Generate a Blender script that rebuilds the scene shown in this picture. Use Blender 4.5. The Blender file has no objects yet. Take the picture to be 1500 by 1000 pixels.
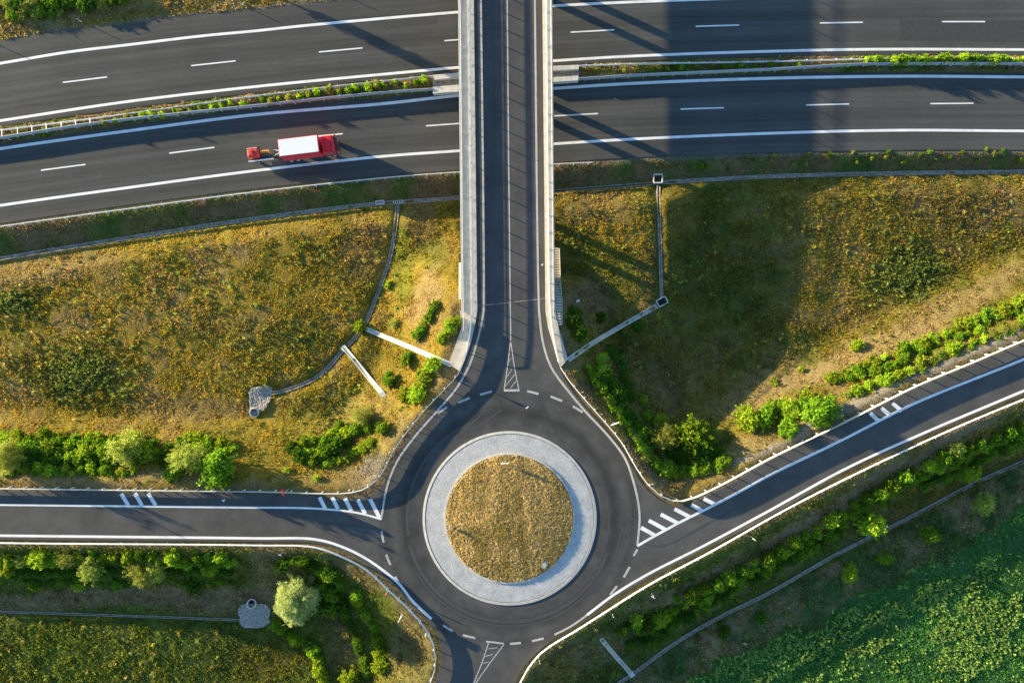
import bpy, math, random
import numpy as np
from mathutils import Vector, Matrix
from mathutils.geometry import tessellate_polygon
random.seed(7); rng = np.random.default_rng(11)
S = bpy.context.scene
C = S.collection
# ------------------------------------------------------------------ camera, sky, sun, exposure
CAMH = 98.0
cam = bpy.data.objects.new('camera', bpy.data.cameras.new('camera')); C.objects.link(cam)
cam.location = (0, 0, CAMH); cam.rotation_euler = (0, 0, 0)
cam.data.lens = 24; cam.data.sensor_width = 36; cam.data.sensor_fit = 'HORIZONTAL'
cam.data.clip_start = 1; cam.data.clip_end = 2000
S.camera = cam
KZ = 5.8                                     # metres of eastward shadow per metre of height
SD = Vector((0.91, -0.415, 0)).normalized()  # ground direction in which shadows fall
ELEV = math.atan(SD.x / KZ)
W = bpy.data.worlds.new('World'); S.world = W; W.use_nodes = True
nt = W.node_tree; bg = nt.nodes['Background']
sky = nt.nodes.new('ShaderNodeTexSky'); sky.sky_type = 'NISHITA'; sky.sun_disc = False
sky.sun_elevation = ELEV; sky.sun_rotation = math.radians(360 - 65.5)
sky.air_density = 1.0; sky.dust_density = 0.3; sky.ozone_density = 3.0
nt.links.new(sky.outputs[0], bg.inputs[0]); bg.inputs[1].default_value = 0.125
sl = bpy.data.lights.new('sun', 'SUN'); sl.energy = 5.0; sl.angle = math.radians(0.5); sl.color = (1.0, 0.81, 0.50)
so = bpy.data.objects.new('sun', sl); C.objects.link(so)
dv = Vector((SD.x * math.cos(ELEV), SD.y * math.cos(ELEV), -math.sin(ELEV)))
so.rotation_euler = dv.to_track_quat('-Z', 'Y').to_euler(); so.location = (-60, 27, 60)
S.view_settings.view_transform = 'Standard'; S.view_settings.look = 'None'
S.view_settings.exposure = 1.77; S.view_settings.gamma = 1

# ------------------------------------------------------------------ helpers
def P(px, py, z=0.0):
    s = (CAMH - z) / 1000.0
    return ((px - 750) * s, (500 - py) * s, z)
def PP(pts, z): return np.array([P(a, b, z) for a, b in pts])
def spline(pts, step=6.0):
    pts = np.array(pts, float); n = len(pts)
    if n < 3:
        m = max(2, int(np.linalg.norm(pts[1] - pts[0]) / step) + 1)
        t = np.linspace(0, 1, m)[:, None]; return pts[0] * (1 - t) + pts[1] * t
    ext = np.vstack([2 * pts[0] - pts[1], pts, 2 * pts[-1] - pts[-2]]); out = []
    for i in range(1, n):
        p0, p1, p2, p3 = ext[i - 1], ext[i], ext[i + 1], ext[i + 2]
        d = [max(1e-6, np.linalg.norm(b - a)) ** .5 for a, b in ((p0, p1), (p1, p2), (p2, p3))]
        t0, t1 = 0, d[0]; t2 = t1 + d[1]; t3 = t2 + d[2]
        m = max(1, int(np.linalg.norm(p2 - p1) / step))
        for k in range(m):
            t = t1 + (t2 - t1) * k / m
            A1 = (t1 - t) / (t1 - t0) * p0 + (t - t0) / (t1 - t0) * p1
            A2 = (t2 - t) / (t2 - t1) * p1 + (t - t1) / (t2 - t1) * p2
            A3 = (t3 - t) / (t3 - t2) * p2 + (t - t2) / (t3 - t2) * p3
            B1 = (t2 - t) / (t2 - t0) * A1 + (t - t0) / (t2 - t0) * A2
            B2 = (t3 - t) / (t3 - t1) * A2 + (t - t1) / (t3 - t1) * A3
            out.append((t2 - t) / (t2 - t1) * B1 + (t - t1) / (t2 - t1) * B2)
    out.append(pts[-1]); return np.array(out)
def mesh_np(name, V, F, mat=None, parent=None, smooth=False, col=None, link=True):
    V = np.asarray(V, np.float32); F = np.asarray(F, np.int32)
    me = bpy.data.meshes.new(name); n, k = F.shape
    me.vertices.add(len(V)); me.vertices.foreach_set('co', V.ravel())
    me.loops.add(n * k); me.loops.foreach_set('vertex_index', F.ravel())
    me.polygons.add(n); me.polygons.foreach_set('loop_start', np.arange(0, n * k, k, dtype=np.int32))
    me.polygons.foreach_set('loop_total', np.full(n, k, np.int32))
    me.polygons.foreach_set('use_smooth', np.full(n, bool(smooth)))
    me.update(calc_edges=True)
    if col is not None:
        a = me.color_attributes.new('Col', 'FLOAT_COLOR', 'POINT')
        c4 = np.ones((len(V), 4), np.float32); c4[:, :3] = col; a.data.foreach_set('color', c4.ravel())
    if mat: me.materials.append(mat)
    if not link: return me
    o = bpy.data.objects.new(name, me); C.objects.link(o); o.parent = parent
    return o
class MB:
    def __init__(s): s.v = []; s.f = []
    def add(s, v, f):
        b = len(s.v); s.v += [tuple(q) for q in v]; s.f += [tuple(b + i for i in g) for g in f]
    def box(s, c, d, rz=0.0, taper=1.0, rx=0.0):
        M = Matrix.Rotation(rz, 3, 'Z') @ Matrix.Rotation(rx, 3, 'X'); v = []
        for z in (-.5, .5):
            t = taper if z > 0 else 1
            for x, y in ((-.5, -.5), (.5, -.5), (.5, .5), (-.5, .5)):
                v.append(M @ Vector((x * d[0] * t, y * d[1] * t, z * d[2])) + Vector(c))
        s.add(v, [(3, 2, 1, 0), (4, 5, 6, 7), (0, 1, 5, 4), (1, 2, 6, 5), (2, 3, 7, 6), (3, 0, 4, 7)])
    def tube(s, a, b, r, r2=None, n=8):
        a, b = Vector(a), Vector(b); r2 = r if r2 is None else r2
        q = (b - a).normalized().to_track_quat('Z', 'Y'); v = []
        for p, rr in ((a, r), (b, r2)):
            for i in range(n):
                an = 2 * math.pi * i / n
                v.append(p + q @ Vector((rr * math.cos(an), rr * math.sin(an), 0)))
        s.add(v, [tuple(range(n))[::-1], tuple(range(n, 2 * n))] + [(i, (i + 1) % n, n + (i + 1) % n, n + i) for i in range(n)])
    def sweep(s, path, prof, closed=True):
        path = np.asarray(path, float); n = len(path); m = len(prof)
        t = np.zeros((n, 2)); t[1:-1] = path[2:, :2] - path[:-2, :2]; t[0] = path[1, :2] - path[0, :2]; t[-1] = path[-1, :2] - path[-2, :2]
        t /= np.linalg.norm(t, axis=1)[:, None] + 1e-9
        nn = np.stack([-t[:, 1], t[:, 0]], 1); v = []
        for i in range(n):
            for o, h in prof: v.append((path[i, 0] + nn[i, 0] * o, path[i, 1] + nn[i, 1] * o, path[i, 2] + h))
        f = []
        for i in range(n - 1):
            for j in range(m if closed else m - 1):
                k = (j + 1) % m
                f.append((i * m + j, (i + 1) * m + j, (i + 1) * m + k, i * m + k))
        if closed: f += [tuple(range(m)), tuple(range((n - 1) * m, n * m))[::-1]]
        s.add(v, f)
    def poly(s, pts2, z, depth=0.0):
        n = len(pts2); v = [Vector((p[0], p[1], 0)) for p in pts2]
        tri = tessellate_polygon([v]); b = [(p[0], p[1], z) for p in pts2]
        fs = []
        for t in tri:
            a, c, d = [v[i] for i in t]
            fs.append(tuple(t) if (c - a).cross(d - a).z > 0 else tuple(t)[::-1])
        s.add(b, fs)
        if depth:
            area = sum(v[i].x * v[(i + 1) % n].y - v[(i + 1) % n].x * v[i].y for i in range(n))
            lo = [(p[0], p[1], z - depth) for p in pts2]
            q = [(i, n + i, n + (i + 1) % n, (i + 1) % n) if area > 0 else ((i + 1) % n, n + (i + 1) % n, n + i, i) for i in range(n)]
            s.add(b + lo, q)
    def build(s, name, mat, parent=None, smooth=False, link=True):
        me = bpy.data.meshes.new(name); me.from_pydata(s.v, [], s.f); me.update()
        if mat: me.materials.append(mat)
        if smooth: me.polygons.foreach_set('use_smooth', [True] * len(me.polygons))
        if not link: return me
        o = bpy.data.objects.new(name, me); C.objects.link(o); o.parent = parent
        return o
def inst(name, me, parent=None, loc=(0, 0, 0), rz=0, sc=(1, 1, 1)):
    o = bpy.data.objects.new(name, me); C.objects.link(o); o.parent = parent
    o.location = loc; o.rotation_euler = (0, 0, rz); o.scale = sc; return o
def tag(o, label=None, cat=None, group=None, kind=None):
    if label: o['label'] = label
    if cat: o['category'] = cat
    if group: o['group'] = group
    if kind: o['kind'] = kind
    return o
def thing(name, label, cat, loc=(0, 0, 0), rz=0, group=None):
    o = bpy.data.objects.new(name, None); C.objects.link(o); o.location = loc; o.rotation_euler = (0, 0, rz)
    o.empty_display_size = .3
    return tag(o, label, cat, group)
ORD = ['first', 'second', 'third', 'fourth', 'fifth', 'sixth', 'seventh', 'eighth', 'ninth', 'tenth', 'eleventh', 'twelfth', 'thirteenth',
       'fourteenth', 'fifteenth', 'sixteenth', 'seventeenth', 'eighteenth', 'nineteenth', 'twentieth']
ORD += ['twenty-' + w for w in ORD[:9]] + ['thirtieth'] + ['thirty-' + w for w in ORD[:9]] + ['fortieth'] + ['forty-' + w for w in ORD[:9]]
# vectorised value noise
_L = rng.random((256, 256)).astype(np.float32)
def vnoise(x, y, off=0):
    x = x + off * 17.3; y = y + off * 9.7
    xi = np.floor(x).astype(int); yi = np.floor(y).astype(int); fx = x - xi; fy = y - yi
    fx = fx * fx * (3 - 2 * fx); fy = fy * fy * (3 - 2 * fy)
    a = _L[xi % 256, yi % 256]; b = _L[(xi + 1) % 256, yi % 256]; c = _L[xi % 256, (yi + 1) % 256]; d = _L[(xi + 1) % 256, (yi + 1) % 256]
    return (a * (1 - fx) + b * fx) * (1 - fy) + (c * (1 - fx) + d * fx) * fy
def fbm(x, y, s, o=4, off=0):
    r = 0; a = 1; t = 0
    for i in range(o):
        r = r + a * vnoise(x / s, y / s, off + i * 3); t += a; a *= .5; s *= .5
    return r / t - .5
def sstep(a, b, x):
    t = np.clip((x - a) / (b - a), 0, 1); return t * t * (3 - 2 * t)

# ------------------------------------------------------------------ materials
def newmat(name):
    m = bpy.data.materials.new(name); m.use_nodes = True; n = m.node_tree; n.nodes.clear()
    out = n.nodes.new('ShaderNodeOutputMaterial'); return m, n, out
def nd(n, t, **k):
    x = n.nodes.new(t)
    for a, b in k.items(): setattr(x, a, b)
    return x
def solid(name, c, rough=.6, metal=0.0, var=.12, scale=3.0, spec=.4, bump=0.0, stretch=None):
    m, n, out = newmat(name); b = nd(n, 'ShaderNodeBsdfPrincipled'); b.inputs['Roughness'].default_value = rough
    b.inputs['Metallic'].default_value = metal; b.inputs['Specular IOR Level'].default_value = spec
    tc = nd(n, 'ShaderNodeTexCoord'); mp = nd(n, 'ShaderNodeMapping')
    n.links.new(tc.outputs['Object'], mp.inputs[0])
    if stretch: mp.inputs['Scale'].default_value = stretch
    no = nd(n, 'ShaderNodeTexNoise'); no.inputs['Scale'].default_value = scale; no.inputs['Detail'].default_value = 6
    n.links.new(mp.outputs[0], no.inputs['Vector'])
    r = nd(n, 'ShaderNodeValToRGB'); r.color_ramp.elements[0].position = .3; r.color_ramp.elements[1].position = .7
    r.color_ramp.elements[0].color = (*[max(0, q * (1 - var)) for q in c], 1); r.color_ramp.elements[1].color = (*[min(1, q * (1 + var)) for q in c], 1)
    n.links.new(no.outputs[0], r.inputs[0]); n.links.new(r.outputs[0], b.inputs['Base Color'])
    if bump:
        bp = nd(n, 'ShaderNodeBump'); bp.inputs['Strength'].default_value = 1; bp.inputs['Distance'].default_value = bump
        n.links.new(no.outputs[0], bp.inputs['Height']); n.links.new(bp.outputs[0], b.inputs['Normal'])
    n.links.new(b.outputs[0], out.inputs[0]); return m
def asphalt(name, c, stretch, ring=False, lanes=False):
    m, n, out = newmat(name); b = nd(n, 'ShaderNodeBsdfPrincipled'); b.inputs['Roughness'].default_value = .88; b.inputs['Specular IOR Level'].default_value = .2
    tc = nd(n, 'ShaderNodeTexCoord'); L = n.links.new
    def noise(scale, st=None, det=5, rough=.6):
        mp = nd(n, 'ShaderNodeMapping'); L(tc.outputs['Object'], mp.inputs[0])
        if st: mp.inputs['Scale'].default_value = st[0]; mp.inputs['Rotation'].default_value = (0, 0, st[1])
        no = nd(n, 'ShaderNodeTexNoise'); no.inputs['Scale'].default_value = scale; no.inputs['Detail'].default_value = det
        no.inputs['Roughness'].default_value = rough; L(mp.outputs[0], no.inputs['Vector']); return no.outputs[0]
    def mr(v, a, bb, lo, hi):
        q = nd(n, 'ShaderNodeMapRange'); L(v, q.inputs[0]); q.inputs[1].default_value = a; q.inputs[2].default_value = bb
        q.inputs[3].default_value = lo; q.inputs[4].default_value = hi; return q.outputs[0]
    def mul(a, bb):
        q = nd(n, 'ShaderNodeMath', operation='MULTIPLY'); L(a, q.inputs[0])
        if isinstance(bb, float): q.inputs[1].default_value = bb
        else: L(bb, q.inputs[1])
        return q.outputs[0]
    f = mr(noise(.12), .3, .7, .86, 1.14)
    f = mul(f, mr(noise(1.0, (stretch, 0), 4, .6), .3, .7, .90, 1.11))
    f = mul(f, mr(noise(5.0, None, 6, .75), .3, .7, .88, 1.12))
    f = mul(f, mr(noise(16.0, None, 2, .5), .25, .75, .72, 1.30))
    if lanes:      # streaks and tyre-polished tracks that follow the carriageway
        at = nd(n, 'ShaderNodeAttribute', attribute_name='Across')
        for sc_, lo, hi, off in (((.012, 2.0, 1), .88, 1.14, 0), ((.05, 5.0, 1), .92, 1.08, 5), ((.006, .55, 1), .82, 1.20, 9)):
            mp = nd(n, 'ShaderNodeMapping'); L(at.outputs['Vector'], mp.inputs[0]); mp.inputs['Scale'].default_value = sc_; mp.inputs['Location'].default_value = (off, off, 0)
            no = nd(n, 'ShaderNodeTexNoise'); no.inputs['Scale'].default_value = 1; no.inputs['Detail'].default_value = 3; L(mp.outputs[0], no.inputs['Vector']); f = mul(f, mr(no.outputs[0], .32, .68, lo, hi))
    else: f = mul(f, mr(noise(.35, None, 4, .6), .35, .65, .88, 1.12))
    f = mul(f, mr(noise(2.2, None, 3, .5), .70, .78, 1.0, .86))
    if ring:
        cx, cy, _ = P(746.5, 758.5, 6.0)
        sp = nd(n, 'ShaderNodeSeparateXYZ'); L(tc.outputs['Object'], sp.inputs[0])
        def sub(o, v):
            q = nd(n, 'ShaderNodeMath', operation='SUBTRACT'); L(o, q.inputs[0]); q.inputs[1].default_value = v; return q.outputs[0]
        x = sub(sp.outputs[0], cx); y = sub(sp.outputs[1], cy)
        cb = nd(n, 'ShaderNodeCombineXYZ'); L(x, cb.inputs[0]); L(y, cb.inputs[1])
        le = nd(n, 'ShaderNodeVectorMath', operation='LENGTH'); L(cb.outputs[0], le.inputs[0]); R = le.outputs['Value']
        for r0, wd, dk in ((14.2, 1.1, .50), (16.8, .8, .72), (12.6, .35, .86)):
            d = sub(R, r0); q = nd(n, 'ShaderNodeMath', operation='ABSOLUTE'); L(d, q.inputs[0])
            nz = mr(noise(.5), .3, .7, -.5, .5); ad = nd(n, 'ShaderNodeMath', operation='ADD'); L(q.outputs[0], ad.inputs[0]); L(nz, ad.inputs[1])
            f = mul(f, mr(ad.outputs[0], 0, wd * 1.6, dk, 1.0))
    mx = nd(n, 'ShaderNodeMix', data_type='RGBA', blend_type='MULTIPLY'); mx.inputs[0].default_value = 1
    mx.inputs[6].default_value = (*c, 1); cc = nd(n, 'ShaderNodeCombineColor'); [L(f, cc.inputs[i]) for i in range(3)]
    L(cc.outputs[0], mx.inputs[7]); L(mx.outputs[2], b.inputs['Base Color'])
    bp = nd(n, 'ShaderNodeBump'); bp.inputs['Distance'].default_value = .006; L(noise(30.0), bp.inputs['Height']); L(bp.outputs[0], b.inputs['Normal'])
    L(b.outputs[0], out.inputs[0]); return m
def leafmat(name, c0, c1, trans=.35, vcol=False, var=.5, spec=.15):
    m, n, out = newmat(name); L = n.links.new
    g = nd(n, 'ShaderNodeNewGeometry'); r = nd(n, 'ShaderNodeValToRGB')
    r.color_ramp.elements[0].color = (*c0, 1); r.color_ramp.elements[1].color = (*c1, 1)
    L(g.outputs['Random Per Island'], r.inputs[0]); col = r.outputs[0]
    if vcol:
        at = nd(n, 'ShaderNodeAttribute', attribute_name='Col'); mx = nd(n, 'ShaderNodeMix', data_type='RGBA', blend_type='MULTIPLY')
        mx.inputs[0].default_value = 1; L(at.outputs['Color'], mx.inputs[6]); L(col, mx.inputs[7]); col = mx.outputs[2]
    else:
        oi = nd(n, 'ShaderNodeObjectInfo'); hs = nd(n, 'ShaderNodeHueSaturation'); mr = nd(n, 'ShaderNodeMapRange')
        mr.inputs[3].default_value = .75; mr.inputs[4].default_value = 1.25; L(oi.outputs['Random'], mr.inputs[0]); L(mr.outputs[0], hs.inputs['Value'])
        mh = nd(n, 'ShaderNodeMapRange'); mh.inputs[3].default_value = .485; mh.inputs[4].default_value = .512; L(oi.outputs['Random'], mh.inputs[0]); L(mh.outputs[0], hs.inputs['Hue'])
        L(col, hs.inputs['Color']); col = hs.outputs[0]
    d = nd(n, 'ShaderNodeBsdfDiffuse'); t = nd(n, 'ShaderNodeBsdfTranslucent'); mixs = nd(n, 'ShaderNodeMixShader'); mixs.inputs[0].default_value = trans
    L(col, d.inputs[0]); L(col, t.inputs[0]); L(d.outputs[0], mixs.inputs[1]); L(t.outputs[0], mixs.inputs[2]); L(mixs.outputs[0], out.inputs[0])
    return m
M = {}
M['motorway'] = asphalt('motorway_asphalt', (.068, .068, .062), (.02, 2.2, 1), lanes=True)
M['road'] = asphalt('ramp_asphalt', (.082, .079, .073), (.35, .35, 1), ring=True)
M['deckroad'] = asphalt('bridge_asphalt', (.076, .070, .066), (1.4, .04, 1))
def paintmat(name, c, wear, lo, hi):
    m, n, out = newmat(name); b = nd(n, 'ShaderNodeBsdfPrincipled'); b.inputs['Roughness'].default_value = .65; L = n.links.new; tc = nd(n, 'ShaderNodeTexCoord')
    a = nd(n, 'ShaderNodeTexNoise'); a.inputs['Scale'].default_value = 7; a.inputs['Detail'].default_value = 8; a.inputs['Roughness'].default_value = .75; L(tc.outputs['Object'], a.inputs['Vector'])
    r = nd(n, 'ShaderNodeMapRange'); r.inputs[1].default_value = lo; r.inputs[2].default_value = hi; L(a.outputs[0], r.inputs[0])
    g = nd(n, 'ShaderNodeTexNoise'); g.inputs['Scale'].default_value = .6; g.inputs['Detail'].default_value = 4; L(tc.outputs['Object'], g.inputs['Vector'])
    r2 = nd(n, 'ShaderNodeMapRange'); r2.inputs[1].default_value = .35; r2.inputs[2].default_value = .65; r2.inputs[3].default_value = .82; r2.inputs[4].default_value = 1.0; L(g.outputs[0], r2.inputs[0])
    mx = nd(n, 'ShaderNodeMix', data_type='RGBA'); mx.inputs[6].default_value = (*wear, 1); mx.inputs[7].default_value = (*c, 1); L(r.outputs[0], mx.inputs[0])
    cc = nd(n, 'ShaderNodeCombineColor'); [L(r2.outputs[0], cc.inputs[i]) for i in range(3)]; m2 = nd(n, 'ShaderNodeMix', data_type='RGBA', blend_type='MULTIPLY'); m2.inputs[0].default_value = 1
    L(mx.outputs[2], m2.inputs[6]); L(cc.outputs[0], m2.inputs[7]); L(m2.outputs[2], b.inputs['Base Color']); L(b.outputs[0], out.inputs[0]); return m
M['paint'] = paintmat('road_paint', (.84, .83, .79), (.30, .30, .28), .28, .38)
M['worn'] = paintmat('worn_road_paint', (.56, .54, .49), (.14, .14, .135), .36, .52)
M['seal'] = solid('bitumen_seal', (.025, .025, .028), .5)
M['concrete'] = solid('concrete', (.50, .455, .37), .85, var=.18, scale=1.3, bump=.01)
M['paleconcrete'] = solid('pale_concrete', (.60, .57, .50), .85, var=.14, scale=1.5, bump=.01)
M['greyconcrete'] = solid('weathered_concrete', (.30, .26, .20), .95, var=.5, scale=2.6, bump=.02)
M['rock'] = solid('rubble_paving', (.33, .30, .25), .95, var=.55, scale=5.0, bump=.12)
M['kerb'] = solid('kerb_stone', (.52, .49, .44), .8, var=.15, scale=2)
M['sett'] = solid('granite_setts', (.50, .51, .52), .85, var=.16, scale=6.0, bump=.03)
M['steel'] = solid('galvanised_steel', (.62, .64, .66), .5, metal=.35, var=.08, scale=2)
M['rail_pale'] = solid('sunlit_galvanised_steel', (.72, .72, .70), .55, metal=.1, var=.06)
M['dark'] = solid('dark_void', (.02, .02, .02), .9)
M['black'] = solid('black_rubber', (.02, .02, .02), .8)
M['red'] = solid('red_paint', (.75, .02, .03), .3, var=.05)
M['redcover'] = solid('red_cover', (.60, .05, .03), .5, var=.15)
M['white'] = solid('white_paint', (.80, .81, .82), .4, var=.03)
M['glass'] = solid('dark_glass', (.03, .035, .04), .08, spec=.8)
M['orange'] = solid('orange_paint', (.55, .25, .03), .4)
M['chassis'] = solid('chassis_grey', (.05, .05, .055), .6)
M['signblue'] = solid('blue_sign', (.02, .10, .45), .4)
M['lamp'] = solid('headlamp_glass', (.6, .6, .62), .1)
M['bark'] = solid('bark', (.10, .075, .05), .9, var=.4, scale=6)

# ------------------------------------------------------------------ traced lines (photo coordinates) and heights
ZR = 6.0
N_edge = [(-900, 215), (-400, 125), (0, 62), (94, 45), (187, 36), (250, 27), (375, 15), (462, 5), (525, 0), (800, -22), (1100, -36), (1500, -42), (2000, -42), (2500, -38)]
N_in = [(-900, 342), (-400, 247), (0, 185), (187, 159), (375, 136), (562, 116), (672, 106), (808, 96), (925, 90), (1125, 83), (1275, 80.5), (1500, 80.5), (2000, 82), (2500, 86)]
S_in = [(-900, 372), (-400, 274), (0, 211), (187, 184), (375, 159), (562, 143), (672, 132), (808, 122), (925, 116), (1125, 108), (1312, 106), (1500, 107), (2000, 110), (2500, 114)]
S_edge = [(-900, 487), (-400, 389), (0, 327), (187, 300), (375, 276), (562, 257.5), (672, 249), (810, 238), (925, 231), (1125, 224), (1312, 220), (1500, 219.5), (2000, 221), (2500, 225)]
Ditch = [(-900, 540), (-400, 443), (0, 379), (187, 349), (375, 320.5), (550, 299), (592, 296), (672, 290), (810, 280), (955, 269), (1125, 259), (1300, 254.5), (1500, 252), (2000, 251), (2500, 254)]
U = [(699, 455), (696, 475), (690, 500), (684, 518), (674, 545), (664, 561), (636, 594), (608, 628), (588, 655), (572, 685), (562, 708), (546, 724), (525, 728.5), (440, 725.5),
     (375, 723), (0, 719), (-300, 715), (-900, 705), (-900, 778), (-300, 786), (0, 790), (375, 793), (462, 795), (500, 806), (538, 827), (581, 862), (600, 884), (622, 907),
     (636, 920), (643, 934), (646, 950), (646, 972), (641, 990), (630, 1015), (600, 1080), (540, 1200), (420, 1420), (545, 1440), (660, 1220), (715, 1080), (745, 1015), (754, 1000), (766, 977),
     (792, 950), (813, 933), (840, 918), (862, 905), (903, 874), (952, 845), (1027, 807), (1127, 756), (1240, 690), (1338, 645), (1500, 577), (1900, 410), (2400, 205), (2400, 130), (1900, 333),
     (1500, 503), (1425, 534), (1337, 571), (1232, 624), (1125, 676), (1074, 706), (1045, 721), (1020, 733), (1002, 740), (984, 740), (967, 732), (948, 717), (934, 700),
     (925, 683), (905, 652), (875, 616), (845, 582), (828, 557), (820, 537), (812, 510), (803, 480), (799, 455)]
WL = [(674, 455), (699, 455), (696, 475), (690, 500), (684, 518), (674, 544), (657, 533), (669, 500), (676, 480)]
WR = [(799, 455), (811.5, 455), (818, 478), (832, 526), (822, 537), (820, 537), (812, 510), (803, 480)]
chans = {'a': [(583, 301), (580, 327), (572, 375), (560, 412), (547, 447), (536, 472), (520, 495), (504, 511), (482, 537), (462, 554), (420, 571), (398, 576)],
         'r': [(964, 272), (966, 340), (969, 438)],
         'sw': [(-300, 886), (0, 895), (187, 901), (350, 907)],
         'se': [(905, 1000), (925, 987), (987, 942), (1050, 905), (1125, 868), (1225, 811), (1350, 748), (1425, 708), (1500, 675), (1700, 590)]}
drops = {'L1': [(537, 482), (600, 508), (661, 534)], 'L2': [(504, 508), (561, 577)], 'R1': [(962, 448), (875, 498), (832, 527)], 'SE': [(880, 934), (924, 985)]}
NX, NY = 420, 300
cx = np.linspace(-105, 105, NX); cy = np.linspace(-75, 75, NY)
GX, GY = np.meshgrid(cx, cy); pts = np.stack([GX.ravel(), GY.ravel()], 1)
def segdist(pl):
    d = np.full(len(pts), 1e9)
    for a, b in zip(pl[:-1], pl[1:]):
        a = a[:2]; b = b[:2]; ab = b - a; t = np.clip(((pts - a) @ ab) / (ab @ ab + 1e-12), 0, 1)
        q = pts - a - t[:, None] * ab; d = np.minimum(d, q[:, 0] ** 2 + q[:, 1] ** 2)
    return np.sqrt(d)
def inside(pl):
    c = np.zeros(len(pts), bool); n = len(pl)
    for i in range(n):
        a = pl[i]; b = pl[(i + 1) % n]
        k = ((a[1] > pts[:, 1]) != (b[1] > pts[:, 1]))
        c ^= k & (pts[:, 0] < (b[0] - a[0]) * (pts[:, 1] - a[1]) / (b[1] - a[1] + 1e-12) + a[0])
    return c
def polyd(pl):
    d = segdist(np.vstack([pl, pl[:1]])); return np.where(inside(pl), -d, d)
Uw = PP(U, ZR); dU = np.minimum(np.minimum(polyd(Uw), polyd(PP(WL, ZR))), polyd(PP(WR, ZR)))
Mw = PP(N_edge + S_edge[::-1], 0.0); dM = polyd(Mw)
def fy(line, z):
    q = PP(line, z); return np.interp(pts[:, 0], q[:, 0], q[:, 1])
yN = fy(N_edge, 0); yNi = fy(N_in, 0); ySi = fy(S_in, 0); yS = fy(S_edge, 0); yD = fy(Ditch, -1.2)
X, Y = pts[:, 0], pts[:, 1]
med = (Y < yNi) & (Y > ySi)
base = .1 + .7 * sstep(15, -5, Y) + 1.0 * sstep(-10, -30, Y)
zU = ZR - .12 - np.maximum(0, dU - 1.3) / np.where((X > 5) & (X < 16) & (Y > -2), 1.15, 1.7)
zU = np.where((X > -7.2) & (X < 22) & (dU > .3), zU - 1.3 * np.maximum(0, Y - (500 - 412) * .093), zU)
zsouth = np.where(Y > yD, -.08 - 1.2 * sstep(.15, 1.0, (yS - Y) / (yS - yD + 1e-6)), -1.28 + np.minimum(np.maximum(yD - Y, 0) * .42, 1.28 + base))
def smax(a, b, k=.5):
    h = np.clip(.5 + .5 * (a - b) / k, 0, 1); return b * (1 - h) + a * h + k * h * (1 - h)
z0 = smax(zsouth, zU)
z0 = np.where(Y > yN, -.08 + np.clip((Y - yN - 1.0) * .07, 0, 1.5), z0)
z0 = np.where((Y <= yN) & (Y >= yS), -.12, z0)
z0 = np.where(med, -.02, z0)
z0 = np.where(dU < 0.05, ZR - .14, z0)
for k in ('a', 'sw', 'se', 'r'):
    zc = {'a': .3, 'r': .3, 'sw': 1.6, 'se': 1.7}[k]
    d = segdist(PP(spline(chans[k], 20), zc)); chans[k + '_d'] = d
    z0 = np.where(dU > 1.2, z0 - .45 * np.exp(-(d / .9) ** 2), z0)
dC = np.minimum.reduce([chans['a_d'], chans['r_d'], chans['sw_d'], chans['se_d'], segdist(PP(spline(Ditch, 30), -1.2))])
Z0 = z0.reshape(NY, NX); DU = dU.reshape(NY, NX); DM = dM.reshape(NY, NX); DC = dC.reshape(NY, NX)
DMED = np.where(med, 1.0, 0.0).reshape(NY, NX)
def samp(G, x, y):
    u = np.clip((np.asarray(x) - cx[0]) / (cx[1] - cx[0]), 0, NX - 1.001); v = np.clip((np.asarray(y) - cy[0]) / (cy[1] - cy[0]), 0, NY - 1.001)
    i = u.astype(int); j = v.astype(int); fx = u - i; fy_ = v - j
    return (G[j, i] * (1 - fx) + G[j, i + 1] * fx) * (1 - fy_) + (G[j + 1, i] * (1 - fx) + G[j + 1, i + 1] * fx) * fy_
def gz(x, y): return samp(Z0, x, y)
def GP(px, py):   # photo point -> point on the ground
    z = 0.0
    for _ in range(4):
        x, y, _z = P(px, py, z); z = float(gz(x, y))
    return x, y, z
def topx(x, y, z): return 750 + x * 1000 / (CAMH - z), 500 - y * 1000 / (CAMH - z)

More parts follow.
